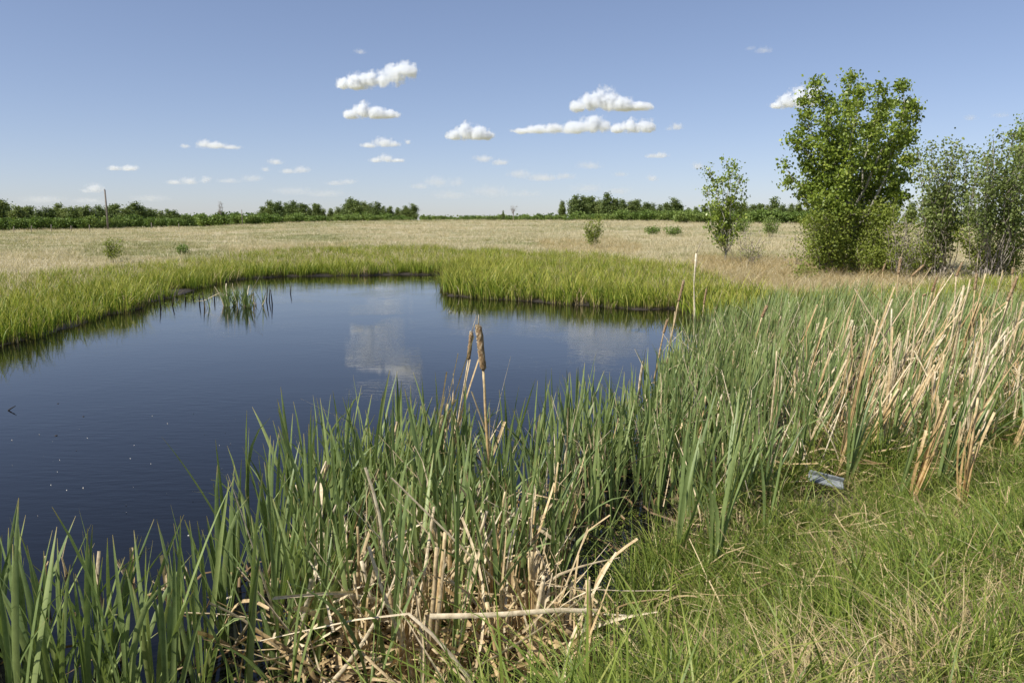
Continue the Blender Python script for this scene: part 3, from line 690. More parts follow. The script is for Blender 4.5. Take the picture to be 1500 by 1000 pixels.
# ------------------------------------------------------------------ grasses as instanced stuff
SRC = bpy.data.collections.new('grass_sources')          # sources are not linked to the scene
def tuft_mesh(name, n, h, spread, w, lean, mat, droop=.0, S=4, prof=prof_grass, C=2, tone=None):
    mb = MB(); P = np.zeros((n, 3)); P[:, :2] = rng.normal(0, spread, (n, 2)); P[:, 2] = -.02
    az = np.arctan2(P[:, 1], P[:, 0]) + rng.normal(0, .9, n)
    blades(mb, P, h * rng.uniform(.5, 1.1, n), w * rng.uniform(.7, 1.2, n), az, np.abs(rng.normal(lean, lean * .6, n)), 1.8, droop * rng.random(n), S=S, C=C, prof=prof, tone=tone)
    me = mb.mesh(name); me.materials.append(M[mat]); return me
def scatter(name, P, rotz, scl, idx, sources, label, cat, tilt=None):
    col = bpy.data.collections.new(name + '_src')
    for k, me in enumerate(sources): col.objects.link(bpy.data.objects.new(f'{name}_{k:02d}', me))
    n = len(P); me = bpy.data.meshes.new(name); me.vertices.add(n); me.vertices.foreach_set('co', np.ascontiguousarray(P, np.float32).ravel())
    rot = np.zeros((n, 3), np.float32); rot[:, 2] = rotz
    if tilt is not None: rot[:, :2] = tilt
    a = me.attributes.new('rot', 'FLOAT_VECTOR', 'POINT'); a.data.foreach_set('vector', rot.ravel())
    s = np.asarray(scl, np.float32); s = np.repeat(s[:, None], 3, 1) if s.ndim == 1 else s
    a = me.attributes.new('scl', 'FLOAT_VECTOR', 'POINT'); a.data.foreach_set('vector', np.ascontiguousarray(s, np.float32).ravel())
    a = me.attributes.new('idx', 'INT', 'POINT'); a.data.foreach_set('value', np.ascontiguousarray(idx, np.int32))
    me.update(); o = link(name, me)
    ng = bpy.data.node_groups.new(name, 'GeometryNodeTree')
    ng.interface.new_socket('Geometry', in_out='INPUT', socket_type='NodeSocketGeometry'); ng.interface.new_socket('Geometry', in_out='OUTPUT', socket_type='NodeSocketGeometry')
    gi, go = ng.nodes.new('NodeGroupInput'), ng.nodes.new('NodeGroupOutput')
    ci = ng.nodes.new('GeometryNodeCollectionInfo'); ci.inputs['Collection'].default_value = col
    ci.inputs['Separate Children'].default_value = True; ci.inputs['Reset Children'].default_value = True
    ip = ng.nodes.new('GeometryNodeInstanceOnPoints'); ip.inputs['Pick Instance'].default_value = True
    def na(nm, t):
        q = ng.nodes.new('GeometryNodeInputNamedAttribute'); q.data_type = t; q.inputs['Name'].default_value = nm; return q.outputs['Attribute']
    e2r = ng.nodes.new('FunctionNodeEulerToRotation'); ng.links.new(na('rot', 'FLOAT_VECTOR'), e2r.inputs[0])
    ng.links.new(gi.outputs[0], ip.inputs['Points']); ng.links.new(ci.outputs[0], ip.inputs['Instance'])
    ng.links.new(na('idx', 'INT'), ip.inputs['Instance Index']); ng.links.new(e2r.outputs[0], ip.inputs['Rotation']); ng.links.new(na('scl', 'FLOAT_VECTOR'), ip.inputs['Scale'])
    ng.links.new(ip.outputs[0], go.inputs[0])
    md = o.modifiers.new('scatter', 'NODES'); md.node_group = ng
    return tag(o, label, cat, kind='stuff')

def px_poly(pts): return [tuple(gp(a, b)[:2]) for a, b in pts]
def sample_poly(poly, density):
    p_ = np.array(poly); lo, hi = p_.min(0), p_.max(0)
    n = int((hi[0] - lo[0]) * (hi[1] - lo[1]) * density)
    q = rng.uniform(lo, hi, (n, 2)); return q[in_poly(q[:, 0], q[:, 1], poly)]

# sedge belt
S1 = px_poly([(-420, 690), (-250, 600), (-100, 538), (0, 510), (60, 495), (130, 473), (215, 449), (262, 434), (300, 424), (350, 411), (430, 406), (560, 405), (650, 404), (690, 400), (705, 384), (640, 377), (560, 378), (430, 381), (330, 387), (220, 398), (120, 408), (0, 417), (-250, 430)])
S2 = px_poly([(645, 430), (720, 440), (850, 449), (985, 456), (1060, 478), (1200, 474), (1350, 474), (1500, 486), (1650, 486), (1650, 436), (1500, 432), (1370, 434), (1330, 446), (1200, 449), (1100, 441), (1050, 425), (1000, 402), (880, 388), (800, 384), (700, 381), (676, 392), (662, 405)])
sedge_src = [tuft_mesh('sedge', 9, h, .11, .030, .26, 'sedge', .22) for h in (.75, .85, .95, .8, .9)] + [tuft_mesh('old_sedge', 10, h, .12, .02, .4, 'straw', .4) for h in (.6, .75)]
def sedge(name, poly, density, label, hs=1.0):
    q = sample_poly(poly, density); sd = pond_sd(q[:, 0], q[:, 1])
    mudflat = ((np.hypot(q[:, 0] - gp(258, 430)[0], (q[:, 1] - gp(258, 430)[1]) * .6) < .85)) & (sd < 1.2)
    k = (sd > -.12 + .12 * rng.random(len(q))) & ~mudflat & (rng.random(len(q)) < .35 + .65 * sst(3.5, .3, sd) + .3 * wob(q[:, 0], q[:, 1], .8, 2.0)); q = q[k]; sd = sd[k]
    P = np.stack([q[:, 0], q[:, 1], ground_z(q[:, 0], q[:, 1])], -1)
    s = hs * (rng.uniform(.55, 1.18, len(q)) + .2 * wob(q[:, 0], q[:, 1], 1.1, 3.3)) * (.72 + .28 * sst(6, .8, sd))
    return scatter(name, P, rng.uniform(0, 6.28, len(q)), s, np.where(rng.random(len(q)) < .10 + .10 * sst(1, 5, sd) + .10 * wob(q[:, 0], q[:, 1], .9, 6.0), rng.integers(5, 7, len(q)), rng.integers(0, 5, len(q))), sedge_src, label, 'sedge')
sedge('sedge_grass', S1, 34, 'tall yellow green sedge grass along the left and far bank', .9)
sedge('sedge_grass', S2, 37, 'tall bright green sedge grass on the right promontory', 1.02)

# dry field grass
n = 38000
az = rng.uniform(-.72, .72, n); rr = np.exp(rng.uniform(math.log(15), math.log(230), n))
fx, fy = np.sin(az) * rr, np.cos(az) * rr; sd = pond_sd(fx, fy)
ppx, ppy = project(np.stack([fx, fy, np.zeros(n)], -1))
k = (sd > 3.0) & ((rr > 26)) ; fx, fy, rr, sd = fx[k], fy[k], rr[k], sd[k]
P = np.stack([fx, fy, ground_z(fx, fy)], -1)
gm_ = wob(fx, fy, .16, .3) + .7 * wob(fx, fy, .05, 1.7) + rng.normal(0, .28, len(fx)) - .30
leftness = sst(-8, -40, fx)
idx = np.where(gm_ + .6 * leftness > .22, rng.integers(5, 8, len(fx)), rng.integers(0, 5, len(fx)))
fsrc = [tuft_mesh('dry', 16, h, .16, .014, .5, 'field', .3, S=3, tone=rng.uniform(.45, 1, 16)) for h in (.40, .48, .34, .56, .44)] + \
       [tuft_mesh('fresh', 16, h, .16, .014, .4, 'field', .2, S=3, tone=rng.uniform(0, .4, 16)) for h in (.26, .3, .34)]
scatter('field_grass', P, rng.uniform(0, 6.28, len(fx)), np.stack([.8 + rr / 75, .8 + rr / 75, (.75 + rr / 330) * rng.uniform(.55, 1.35, len(fx))], -1), idx, fsrc, 'dry straw coloured meadow grass covering the field', 'grass')

# blond reed grass, bent over
def straw(name, polys, label, h=1.0):
    q = np.concatenate([sample_poly(px_poly(pl), d_) for pl, d_ in polys])
    q = q[(rng.random(len(q)) < .55 + .6 * wob(q[:, 0], q[:, 1], 1.3, 5.0))]; q = q[pond_sd(q[:, 0], q[:, 1]) > .4]
    P = np.stack([q[:, 0], q[:, 1], ground_z(q[:, 0], q[:, 1])], -1)
    src = [tuft_mesh('blond', 16, hh * h, .12, .014, .75, 'straw', .45, S=5) for hh in (.8, .95, .7)]
    scatter(name, P, rng.uniform(-.6, .6, len(q)), rng.uniform(.7, 1.15, len(q)), rng.integers(0, 3, len(q)), src, label, 'reed grass', np.stack([rng.normal(0, .12, len(q)), rng.normal(.25, .2, len(q))], -1))
straw('blond_reed_grass', [([(1000, 401), (1050, 423), (1100, 439), (1200, 447), (1330, 444), (1365, 432), (1350, 412), (1250, 404), (1180, 400), (1100, 394), (1020, 391)], 11)], 'blond bent reed grass heaped at the foot of the poplar', .95)
straw('blond_reed_grass', [([(785, 376), (830, 383), (930, 386), (940, 374), (900, 366), (840, 366), (790, 368)], 5)], 'blond dry reed tufts behind the sedge promontory', .8)
straw('blond_reed_grass', [([(330, 388), (430, 383), (520, 379), (515, 371), (430, 374), (340, 380)], 3)], 'pale orange dry grass strip behind the far sedge', .7)

# near meadow grass on the bank
NEAR = [tuple(gp(820, 915)[:2]), tuple(gp(860, 900)[:2]), tuple(gp(925, 850)[:2]), tuple(gp(965, 790)[:2]), tuple(gp(1000, 745)[:2]), tuple(gp(1100, 690)[:2]), tuple(gp(1250, 650)[:2]), tuple(gp(1400, 610)[:2]),
        tuple(gp(1600, 580)[:2]), (9, 8.0), (9, 1.2), (0, 1.2), (-3, 1.4), (-3.5, 2.3), (-.9, 2.5), tuple(gp(840, 1090)[:2]), tuple(gp(880, 1000)[:2])]
q = sample_poly(NEAR, 165); sd = pond_sd(q[:, 0], q[:, 1]); q = q[(sd > .02)]; sd = pond_sd(q[:, 0], q[:, 1])
dry = wob(q[:, 0], q[:, 1], 1.5, 4.1) + .6 * wob(q[:, 0], q[:, 1], 4.0, .2) + rng.normal(0, .35, len(q))
k = (dry < .5) | (rng.random(len(q)) < .4); q = q[k]; dry = dry[k]
bc = (ground_hit(1182, 722) + ground_hit(1236, 738)) / 2
k = ~((np.abs(q[:, 0] - bc[0]) < .32) & (q[:, 1] < bc[1] + .12) & (q[:, 1] > bc[1] - .55)); q = q[k]; dry = dry[k]
P = np.stack([q[:, 0], q[:, 1], ground_z(q[:, 0], q[:, 1])], -1)
gsrc = [tuft_mesh('green', 13, h, .055, .0085, .42, 'grass', .25, S=5) for h in (.30, .36, .26, .42, .34)] + [tuft_mesh('long', 12, h, .05, .011, .5, 'grass', .3, S=6) for h in (.52, .62)] + \
       [tuft_mesh('dry', 14, .34, .08, .007, 1.0, 'straw', .45, S=5) for h in range(3)]
idx = np.where(dry > .30, rng.integers(7, 10, len(q)), np.where(rng.random(len(q)) < .12 + .5 * sst(.2, .9, wob(q[:, 0], q[:, 1], 1.9, 9.0)), rng.integers(5, 7, len(q)), rng.integers(0, 5, len(q))))
scatter('meadow_grass', P, rng.uniform(0, 6.28, len(q)), rng.uniform(.65, 1.2, len(q)) * np.where(dry > .22, .95, 1.0) * (1 + .45 * wob(q[:, 0], q[:, 1], 2.4, 7.0)), idx, gsrc, 'fresh green grass with dry wisps covering the near bank', 'grass')

# ------------------------------------------------------------------ cattails
CAT = px_poly([(-160, 985), (-60, 950), (60, 950), (160, 965), (195, 1010), (220, 1080), (250, 1010), (275, 900), (340, 850), (380, 800), (430, 765), (560, 710), (640, 705), (740, 718), (830, 685), (900, 652), (950, 607), (985, 560), (1010, 515), (1050, 488), (1110, 476), (1200, 470),
               (1320, 472), (1420, 485), (1560, 505), (1560, 675), (1420, 690), (1300, 700), (1200, 715), (1130, 745), (1085, 790), (1020, 810), (975, 785), (935, 745), (900, 770), (905, 830), (860, 880), (800, 930), (740, 1000), (660, 1060)]) + [(-1.3, 3.3), (-2.2, 3.0), (-4.2, 2.9)]
cand = sample_poly(CAT, 90)
keep = []; grid = {}
clump = wob(cand[:, 0], cand[:, 1], 1.1, 2.7) + .7 * wob(cand[:, 0], cand[:, 1], 3.1, .6)
cpx, cpy = project(np.column_stack([cand, np.zeros(len(cand))]))
litter = (cpx > 480) & (cpx < 900) & (cpy > 830)
hole = (((cpx - 1140) / 40) ** 2 + ((cpy - 535) / 22) ** 2 < 1) | (((cpx - 1030) / 45) ** 2 + ((cpy - 512) / 12) ** 2 < 1)
for k in range(len(cand)):
    x, y = cand[k]; dmin = (.165 if cpx[k] > 200 else .115) - .06 * clump[k] + (.06 if litter[k] else 0) + (.15 if (cpx[k] > 1180 and cpy[k] > 540) else 0) + .004 * max(0, y - 6)
    if hole[k] and rng.random() < .85: continue
    if clump[k] < -.25 and rng.random() < .8: continue
    if 735 < cpx[k] < 950 and cpy[k] > 865 and rng.random() < .85: continue
    if 180 < cpx[k] < 262 and cpy[k] < 1075: continue
    if 262 <= cpx[k] < 430 and cpy[k] < 960 and rng.random() < .45: continue
    cell = (int(x // .3), int(y // .3)); ok = True
    for a in (-1, 0, 1):
        for b_ in (-1, 0, 1):
            for (u, v) in grid.get((cell[0] + a, cell[1] + b_), ()):
                if (u - x) ** 2 + (v - y) ** 2 < dmin * dmin: ok = False
    if ok: grid.setdefault(cell, []).append((x, y)); keep.append(k)
cat = cand[keep]
stray = sample_poly(px_poly([(960, 850), (1080, 800), (1140, 755), (1300, 710), (1500, 690), (1500, 740), (1300, 760), (1150, 820), (1000, 900)]), 3.5); cat = np.concatenate([cat, stray])
cat = cat[~((cat[:, 0] > bc[0] - .62) & (cat[:, 0] < bc[0] + .42) & (cat[:, 1] < bc[1] + .2) & (cat[:, 1] > bc[1] - 1.6))]
# extra stand in open water
isl = gp(346, 448)
EXTRA = [np.column_stack([rng.normal(isl[0], .42, 26), rng.normal(isl[1], .30, 26)])]
catz = np.maximum(ground_z(cat[:, 0], cat[:, 1]), -.12)
dist = np.hypot(cat[:, 0], cat[:, 1])
tx, ty = project(np.column_stack([cat, catz + 1.0]))
view = (tx > -40) & (tx < 1540) & (ty < 1040)
order = np.argsort(np.where(view, dist, 1e6)); near_i = order[:300]; far_i = order[300:]

# pool of leaf meshes: base at origin, leaning towards +X
POOL = []
for k in range(48):
    mb = MB(); h = rng.uniform(.92, 1.18); lean = [rng.uniform(.01, .09), rng.uniform(.09, .2), rng.uniform(.2, .36)][k % 3]
    blades(mb, np.array([[0, 0, 0]]), h, rng.uniform(.017, .027), np.array([0.0]), lean, rng.uniform(1.0, 1.9), rng.uniform(0, .05) + (.16 if k % 11 == 0 else 0), faz=np.array([rng.uniform(.8, 2.3)]), twist=np.array([rng.normal(0, .8)]), S=8, C=3, prof=prof_leaf, tone=np.array([np.clip(rng.normal(.45, .22), 0, .97)]), cup=.16)
    me = mb.mesh('leaf'); me.materials.append(M['cattail']); POOL.append(me)
stem_pool = []
for k in range(4):
    mb = MB(); tube(mb, [(0, 0, -.02), (0, 0, .12), (.004, 0, .26)], [.017, .014, .006], 6, tone=.3 + .15 * k); me = mb.mesh('stem'); me.materials.append(M['cattail']); stem_pool.append(me)

def zone_label(px, py):
    if px < 235: return 'green cattail plant in the left corner stand by the open water'
    if px < 430: return 'green cattail plant right of the dark water gap at lower left'
    if px < 640: return 'green cattail plant left of the brown cattail heads' if py < 840 else 'green cattail plant in the dead litter at bottom centre left'
    if px < 840: return 'green cattail plant by the brown cattail heads' if py < 840 else 'green cattail plant in the dead litter at bottom centre'
    if px < 1000: return 'green cattail plant at the shallow weedy pool'
    if px < 1200: return 'green cattail plant left of the grey board'
    return 'green cattail plant among slanting dead stalks on the right'
def lean_bias(px): return sst(900, 1300, px) * .16 + .03
ranked = []
for i in near_i:
    x, y = cat[i]; z = catz[i]; bx, by = project(np.array([[x, y, max(z, 0)]]))
    bx, by = float(bx[0]), float(by[0]); lb = zone_label(bx, by)
    o = thing('cattail_plant', lb, 'cattail', (x, y, z), 'green cattail plants of the near stand'); ranked.append((o, bx, by))
    sc = rng.uniform(.94, 1.24) * (0.9 if bx > 840 else 1.0) * (1.0 if bx < 430 else 1.02); o.scale = (sc,) * 3; fan = rng.uniform(0, math.pi)
    o.rotation_euler = (rng.normal(0, .05), float(lean_bias(bx)) + rng.normal(0, .05), 0)
    link('stem', stem_pool[int(rng.integers(4))], None, o)
    nl = int(rng.integers(5, 9))
    for q in range(nl):
        u = (q + .5) / nl * 2 - 1
        typ = 0 if abs(u) < .4 else (1 if abs(u) < .75 else 2)
        if rng.random() < .2: typ = int(rng.integers(0, 3))
        c = link('leaf', POOL[int(rng.integers(16)) * 3 + typ], None, o, (u * .018 * math.cos(fan), u * .018 * math.sin(fan), 0.0))
        c.rotation_euler = (0, 0, fan + (math.pi if u < 0 else 0) + rng.normal(0, .35)); s = rng.uniform(.7, 1.08) * (1 - .12 * abs(u)); c.scale = (1, 1, s)

rank_labels(ranked, 'green leafy cattails')
def cattail_stuff(name, xy, zz, hmul, label, bias):
    mb = MB(); n = len(xy); nl = 7
    P = np.repeat(np.column_stack([xy, zz]), nl, 0); P[:, :2] += rng.normal(0, .018, (n * nl, 2))
    fan = np.repeat(rng.uniform(0, math.pi, n), nl); u = np.tile(np.linspace(-1, 1, nl), n) + rng.normal(0, .15, n * nl)
    az = fan + np.where(u < 0, math.pi, 0) + rng.normal(0, .35, n * nl); lean = np.abs(u) * rng.uniform(.08, .34, n * nl) + .02
    bz = np.repeat(bias, nl); vx = np.cos(az) * lean + bz; vy = np.sin(az) * lean
    H = np.repeat(hmul * rng.uniform(.82, 1.1, n), nl) * rng.uniform(.68, 1.05, n * nl)
    tone = np.clip(np.repeat(rng.normal(.45, .12, n), nl) + rng.normal(0, .16, n * nl), 0, .98)
    blades(mb, P, H, rng.uniform(.015, .024, n * nl), np.arctan2(vy, vx), np.hypot(vx, vy), rng.uniform(1.0, 1.8, n * nl), rng.uniform(0, .06, n * nl), S=5, C=2, prof=prof_leaf, tone=tone)
    o = link(name, mb.mesh(name), M['cattail']); return tag(o, label, 'cattails', kind='stuff')
fx_, fy_ = project(np.column_stack([cat[far_i], catz[far_i]]))
cattail_stuff('cattail_stand', cat[far_i], catz[far_i], np.interp(dist[far_i], [6, 18], [1.15, 1.0]), 'dense blue green cattail stand along the right shore', lean_bias(fx_))
# stand in the open water: individual plants
ranked = []
for k, (x, y) in enumerate(EXTRA[0]):
    o = thing('cattail_plant', 'short green cattail in the isolated clump standing in open water', 'cattail', (x, y, -.1), 'cattails of the isolated clump in open water'); ranked.append((o, x, 0))
    for q in range(5):
        c = link('leaf', POOL[int(rng.integers(48))], None, o); c.rotation_euler = (0, 0, rng.uniform(0, 6.28)); c.scale = (1.2, 1.2, rng.uniform(.4, .78))

rank_labels(ranked, 'short green cattails', 'in the isolated clump in open water')
# ------------------------------------------------------------------ dead cattails
def perp_depth(Y, s): return Y + rng.normal(0, s)
def dead_bundle(bpx, tpx, w, n, mat, label, name='dead_cattail', spread=.02, splay=.05, lenvar=.3, group=None, stalk=False, cat_='dead cattail'):
    b = ground_hit(*bpx); b[2] = max(b[2], -.05); tp = at(tpx[0], tpx[1], b[1] + rng.normal(0, .06))
    o = thing(name, label, cat_, tuple(b), group)
    L = np.linalg.norm(tp - b)
    if stalk:
        mb = MB(); pts = branch_path(np.zeros(3), tp - b, 9, .012); tube(mb, pts, np.linspace(w * .5, w * .32, 9), 8, tone=rng.uniform(.3, .8)); link('stalk', mb.mesh('stalk'), M[mat], o)
    for q in range(n):
        mb = MB(); f = 1 - lenvar * 1.3 * rng.random() if q else 1.0
        p0 = rng.normal(0, spread, 3) * np.array([1, 1, 0]); p1 = (tp - b) * f + rng.normal(0, splay * L, 3) * np.array([1, .7, .2]) * (1 if q else .2)
        strips(mb, p0[None], p1[None], w * rng.uniform(.6, 1.12), bend=rng.normal(0, .02 * L, (1, 3)), S=8, C=3, kink=.2, tone=[rng.uniform(.15, 1)], cup=.3)
        link('dry_leaf', mb.mesh('dry_leaf'), M[mat], o)
    return o, b, tp

def seed_head(o, p0, p1, r, fluffy=.3, spike=.09, spike_dir=None):
    """p0,p1 local points"""
    p0, p1 = np.asarray(p0, float), np.asarray(p1, float); n, sd_n = 18, 14
    t = np.linspace(0, 1, n); prof = np.clip(np.minimum(t / .06, (1 - t) / .06), .12, 1) ** .5
    mb = MB(); pts = p0 + (p1 - p0) * t[:, None]
    tube(mb, pts, r * prof, sd_n, cap=True)
    v = mb.v[0]; ctr = np.concatenate([np.repeat(pts, sd_n, 0), pts[-1:], pts[:1]]); ns = rng.normal(0, .09, len(v))
    mb.v[0] = ctr + (v - ctr) * (1 + ns)[:, None]; mb.t[0] = np.clip(.35 + ns * 2.2 + rng.normal(0, .15, len(v)), 0, 1)
    h = link('seed_head', mb.mesh('seed_head'), M['seed'], o)
    # torn fluff tufts on the lit side and at the top
    m_ = int(420 * fluffy)
    if m_:
        mb = MB(); tt = np.concatenate([rng.beta(2.5, 1.1, m_ - m_ // 4), rng.uniform(.9, 1.03, m_ // 4)]); th = rng.normal(math.pi * 1.05, .9, m_)
        c0 = p0 + (p1 - p0) * tt[:, None] + np.stack([np.cos(th), np.sin(th), np.zeros(m_)], -1) * r * .95
        leaf_quads(mb, c0, rng.uniform(.3, .9, m_) * r, None, 0); link('fluff', mb.mesh('fluff', smooth=False), M['fluff'], h)
    if spike:
        d = (p1 - p0) / np.linalg.norm(p1 - p0); sdir = d if spike_dir is None else np.asarray(spike_dir)
        mb = MB(); tube(mb, [p1 - d * .01, p1 + sdir * spike * .5, p1 + sdir * spike], [r * .22, r * .16, r * .1], 6, tone=.8); link('spike', mb.mesh('spike'), M['dead'], o)

# the two brown heads in the centre
def headed(bpx, hb_px, ht_px, top_px, w, r, label, mat='dead', fluffy=.3, nleaf=0, group=None):
    b = ground_hit(*bpx); b[2] = max(b[2], -.05); Y = b[1]
    hb, ht, tp = (at(*q_, Y) - b for q_ in (hb_px, ht_px, top_px))
    o = thing('seeded_cattail', label, 'cattail', tuple(b), group)
    mb = MB(); pts = branch_path(np.zeros(3), hb, 10, .010); tube(mb, pts, np.linspace(w * .62, w * .36, 10), 8, tone=.6); link('stalk', mb.mesh('stalk'), M[mat], o)
    sp = tp - ht; L = np.linalg.norm(sp)
    seed_head(o, hb, ht, r, fluffy, L if L > .02 else 0, sp / L if L > .02 else None)
    for q in range(nleaf):
        mb = MB(); p1 = hb * rng.uniform(.6, .98) + rng.normal(0, .03, 3); strips(mb, np.array([rng.normal(0, .012, 3) * [1, 1, 0]]), p1[None], .016, bend=rng.normal(0, .02, (1, 3)), S=6, tone=[rng.uniform(.4, 1)]); link('dry_leaf', mb.mesh('dry_leaf'), M['dead'], o)
    return o
headed((722, 848), (708, 543), (701, 476), (701, 461), .026, .0235, 'tall straw cattail with the larger brown seed head in the centre', 'orange', .5)
headed((655, 790), (686, 527), (691, 486), (698, 462), .017, .0185, 'thinner cattail with the smaller brown seed head, left of the larger', 'dead', .22)
headed((975, 580), (994, 442), (1002, 411), (1004, 405), .03, 0.0216, 'leaning cattail with double pale seed heads before the promontory', 'dead', .5, 2)
headed((957, 600), (972, 488), (978, 468), (980, 465), .026, 0.0202, 'short leaning cattail with brown head left of the double-headed one', 'dead', .1, 2)
headed((1026, 496), (1031, 446), (1035, 423), (1036, 419), .03, 0.0216, 'dark brown cattail head right of the white stalk', 'dead', .05)
headed((1042, 500), (1043, 474), (1050, 449), (1058, 425), .03, 0.0230, 'reddish brown cattail head among green leaves right of the white stalk', 'dead', .1)
headed((1092, 560), (1116, 465), (1124, 447), (1128, 432), .026, .026, 'long curving brown cattail stalk with slim head on the right shore', 'orange', .05)
headed((1310, 480), (1316, 402), (1320, 377), (1322, 370), .035, 0.0324, 'thick ragged brown cattail head in front of the dark shrubs', 'dead', .4)
headed((1290, 480), (1293, 398), (1297, 386), (1299, 380), .02, 0.0202, 'small cattail head left of the ragged one before the shrubs', 'dead', .1)
headed((1350, 520), (1365, 428), (1373, 405), (1375, 399), .028, 0.0216, 'pale cattail head above the dense dead stalks', 'dead', .4)
headed((1340, 540), (1352, 433), (1356, 431), (1356, 431), .02, .02, 'bent over cattail stub beside the pale head', 'dead', 0)
headed((1420, 560), (1428, 425), (1431, 400), (1433, 372), .028, 0.0187, 'tall slender cattail with head rising over the dead bundle', 'dead', .2)
headed((1395, 540), (1401, 405), (1410, 384), (1413, 380), .028, 0.0187, 'tallest pale cattail over the slanting dead bundle', 'dead', .5)
headed((1445, 580), (1476, 442), (1491, 404), (1495, 398), .028, 0.0194, 'cattail leaning right near the photo edge', 'dead', .1)
headed((1482, 520), (1483, 402), (1485, 392), (1487, 378), .022, 0.0216, 'thin cattail with small pale head at the right edge', 'dead', .3)
headed((1345, 535), (1335, 405), (1354, 388), (1356, 380), .022, 0.0187, 'thin cattail leaning before the willow thicket', 'dead', .1)

# the white bleached stalk standing in the water
b = gp(1018, 494); o = thing('bleached_stalk', 'thin white bleached stalk standing upright in the water', 'stalk', tuple(b + [0, 0, -.1])); Y = b[1]
mb = MB(); pts = np.array([b, at(1017.5, 455, Y), at(1016.5, 415, Y), at(1018, 395, Y), at(1020, 371, Y)]) - b + [0, 0, .1]; pts[0, 2] = 0
tube(mb, pts, [.030, .020, .010, .020, .024], 8, tone=.9); link('stalk', mb.mesh('stalk'), M['dead_white'], o)
mb = MB(); strips(mb, np.array([at(1008, 493, Y) - b + [0, 0, .1]]), np.array([at(1025, 493, Y) - b + [0, 0, .1]]), .012, S=2, tone=[.9]); link('crosspiece', mb.mesh('crosspiece'), M['dead_white'], o)
mb = MB(); tube(mb, [pts[-1], at(1024, 362, Y) - b + [0, 0, .1], at(1030, 350, Y) - b + [0, 0, .1]], [.008, .006, .004], 5); link('spike', mb.mesh('spike'), M['dead_wood'], o)

EXPL = [ # base px, top px, width, n leaves, material, label, stalk
 ((622, 815), (674, 524), .034, 9, 'dead', 'tallest bundle of straw leaves left of the brown heads', 0),
 ((662, 770), (687, 528), .028, 5, 'dead', 'narrow straw leaf bundle touching the thinner brown head', 0),
 ((557, 836), (571, 664), .03, 6, 'dead', 'upright bleached leaf bundle left of the tallest straw bundle', 0),
 ((563, 890), (585, 734), .022, 3, 'dead_white', 'short pale leaning leaf bundle left of centre', 0),
 ((434, 930), (464, 752), .026, 4, 'orange', 'orange brown dead bundle at the lower left of centre', 1),
 ((442, 908), (509, 738), .020, 2, 'dead', 'long dead leaf leaning right out of the orange bundle', 0),
 ((395, 940), (403, 828), .024, 3, 'dead', 'short brown stub left of the orange bundle', 1),
 ((518, 925), (521, 785), .026, 3, 'dead', 'upright straw stub left of the bottom litter', 0),
 ((782, 985), (780, 808), .03, 8, 'orange', 'thick upright orange dead clump at bottom centre', 1),
 ((773, 885), (745, 806), .024, 2, 'orange', 'orange leaf leaning left beside the thick orange clump', 0),
 ((742, 1010), (713, 882), .034, 6, 'orange', 'thick orange stem leaning left at the bottom edge', 1),
 ((864, 1030), (861, 850), .034, 1, 'orange', 'upright tan stalk crossed by fallen leaves at the bottom', 1),
 ((384, 1010), (412, 902), .026, 1, 'dead_white', 'broad white leaf leaning right at the bottom left', 0),
 ((470, 1020), (416, 920), .026, 2, 'dead_white', 'broad white leaf pair leaning left at the bottom', 0),
 ((405, 1010), (402, 930), .026, 1, 'dead_white', 'short upright white leaf at the bottom left', 0),
 ((640, 900), (640, 700), .022, 3, 'dead', 'straw bundle below the tallest straw bundle', 0),
 ((690, 900), (668, 760), .022, 2, 'dead_white', 'pale leaf pair left of the main headed stalk', 0),
 ((76, 960), (66, 815), .024, 3, 'dead', 'straw bundle low in the left corner cattails', 1),
 ((108, 950), (85, 790), .020, 2, 'dead', 'thin dead leaf pair in the left corner cattails', 0),
 ((20, 1010), (10, 960), .03, 2, 'dead_white', 'short white stubs at the very bottom left', 0),
 ((205, 960), (245, 860), .022, 2, 'orange', 'brown dead leaf beside the dark water gap', 0),
 ((410, 735), (420, 705), .02, 2, 'dead_white', 'small broken white leaf at the edge of open water', 0),
 ((1123, 680), (1138, 514), .024, 4, 'dead', 'upright straw bundle left of the grey board', 1),
 ((1135, 690), (1150, 540), .02, 2, 'dead_white', 'pale split leaf beside the upright straw bundle', 0),
 ((1179, 682), (1256, 480), .022, 3, 'dead', 'long slanting dead stalk above the grey board', 0),
 ((1227, 702), (1286, 468), .026, 3, 'orange', 'long orange stalk slanting right above the meadow', 1),
 ((1255, 650), (1290, 554), .026, 3, 'dead', 'short slanting straw bundle right of the long orange stalk', 1),
 ((1272, 660), (1312, 505), .024, 3, 'dead', 'slanting straw bundle in the middle of the right stand', 0),
 ((1310, 660), (1318, 580), .028, 8, 'orange', 'stout orange clump under a horizontal broken stalk', 1),
 ((1333, 748), (1390, 586), .028, 9, 'orange', 'thick orange dead clump leaning right on the meadow', 1),
 ((1407, 760), (1433, 582), .029, 8, 'orange', 'thickest orange stem standing on the right meadow', 1),
 ((1362, 700), (1372, 610), .026, 3, 'dead', 'bleached clump between the two thick orange ones', 0),
 ((1475, 650), (1496, 535), .026, 3, 'dead', 'straw bundle at the right edge of the photo', 0),
 ((1485, 665), (1512, 580), .034, 2, 'orange', 'orange stem half cut by the right edge', 1),
 ((1440, 780), (1515, 725), .03, 4, 'dead', 'sheaf of dry leaves lying slanted at the right edge', 0),
 ((1020, 680), (1034, 580), .026, 3, 'orange', 'orange brown clump among cattails at right of centre', 1),
 ((965, 700), (968, 565), .018, 2, 'dead', 'thin dead leaves among the cattails right of centre', 0),
]
for bp_, tp_, w, n, mt, lb, st in EXPL: dead_bundle(bp_, tp_, w, n, mt, lb, stalk=bool(st))

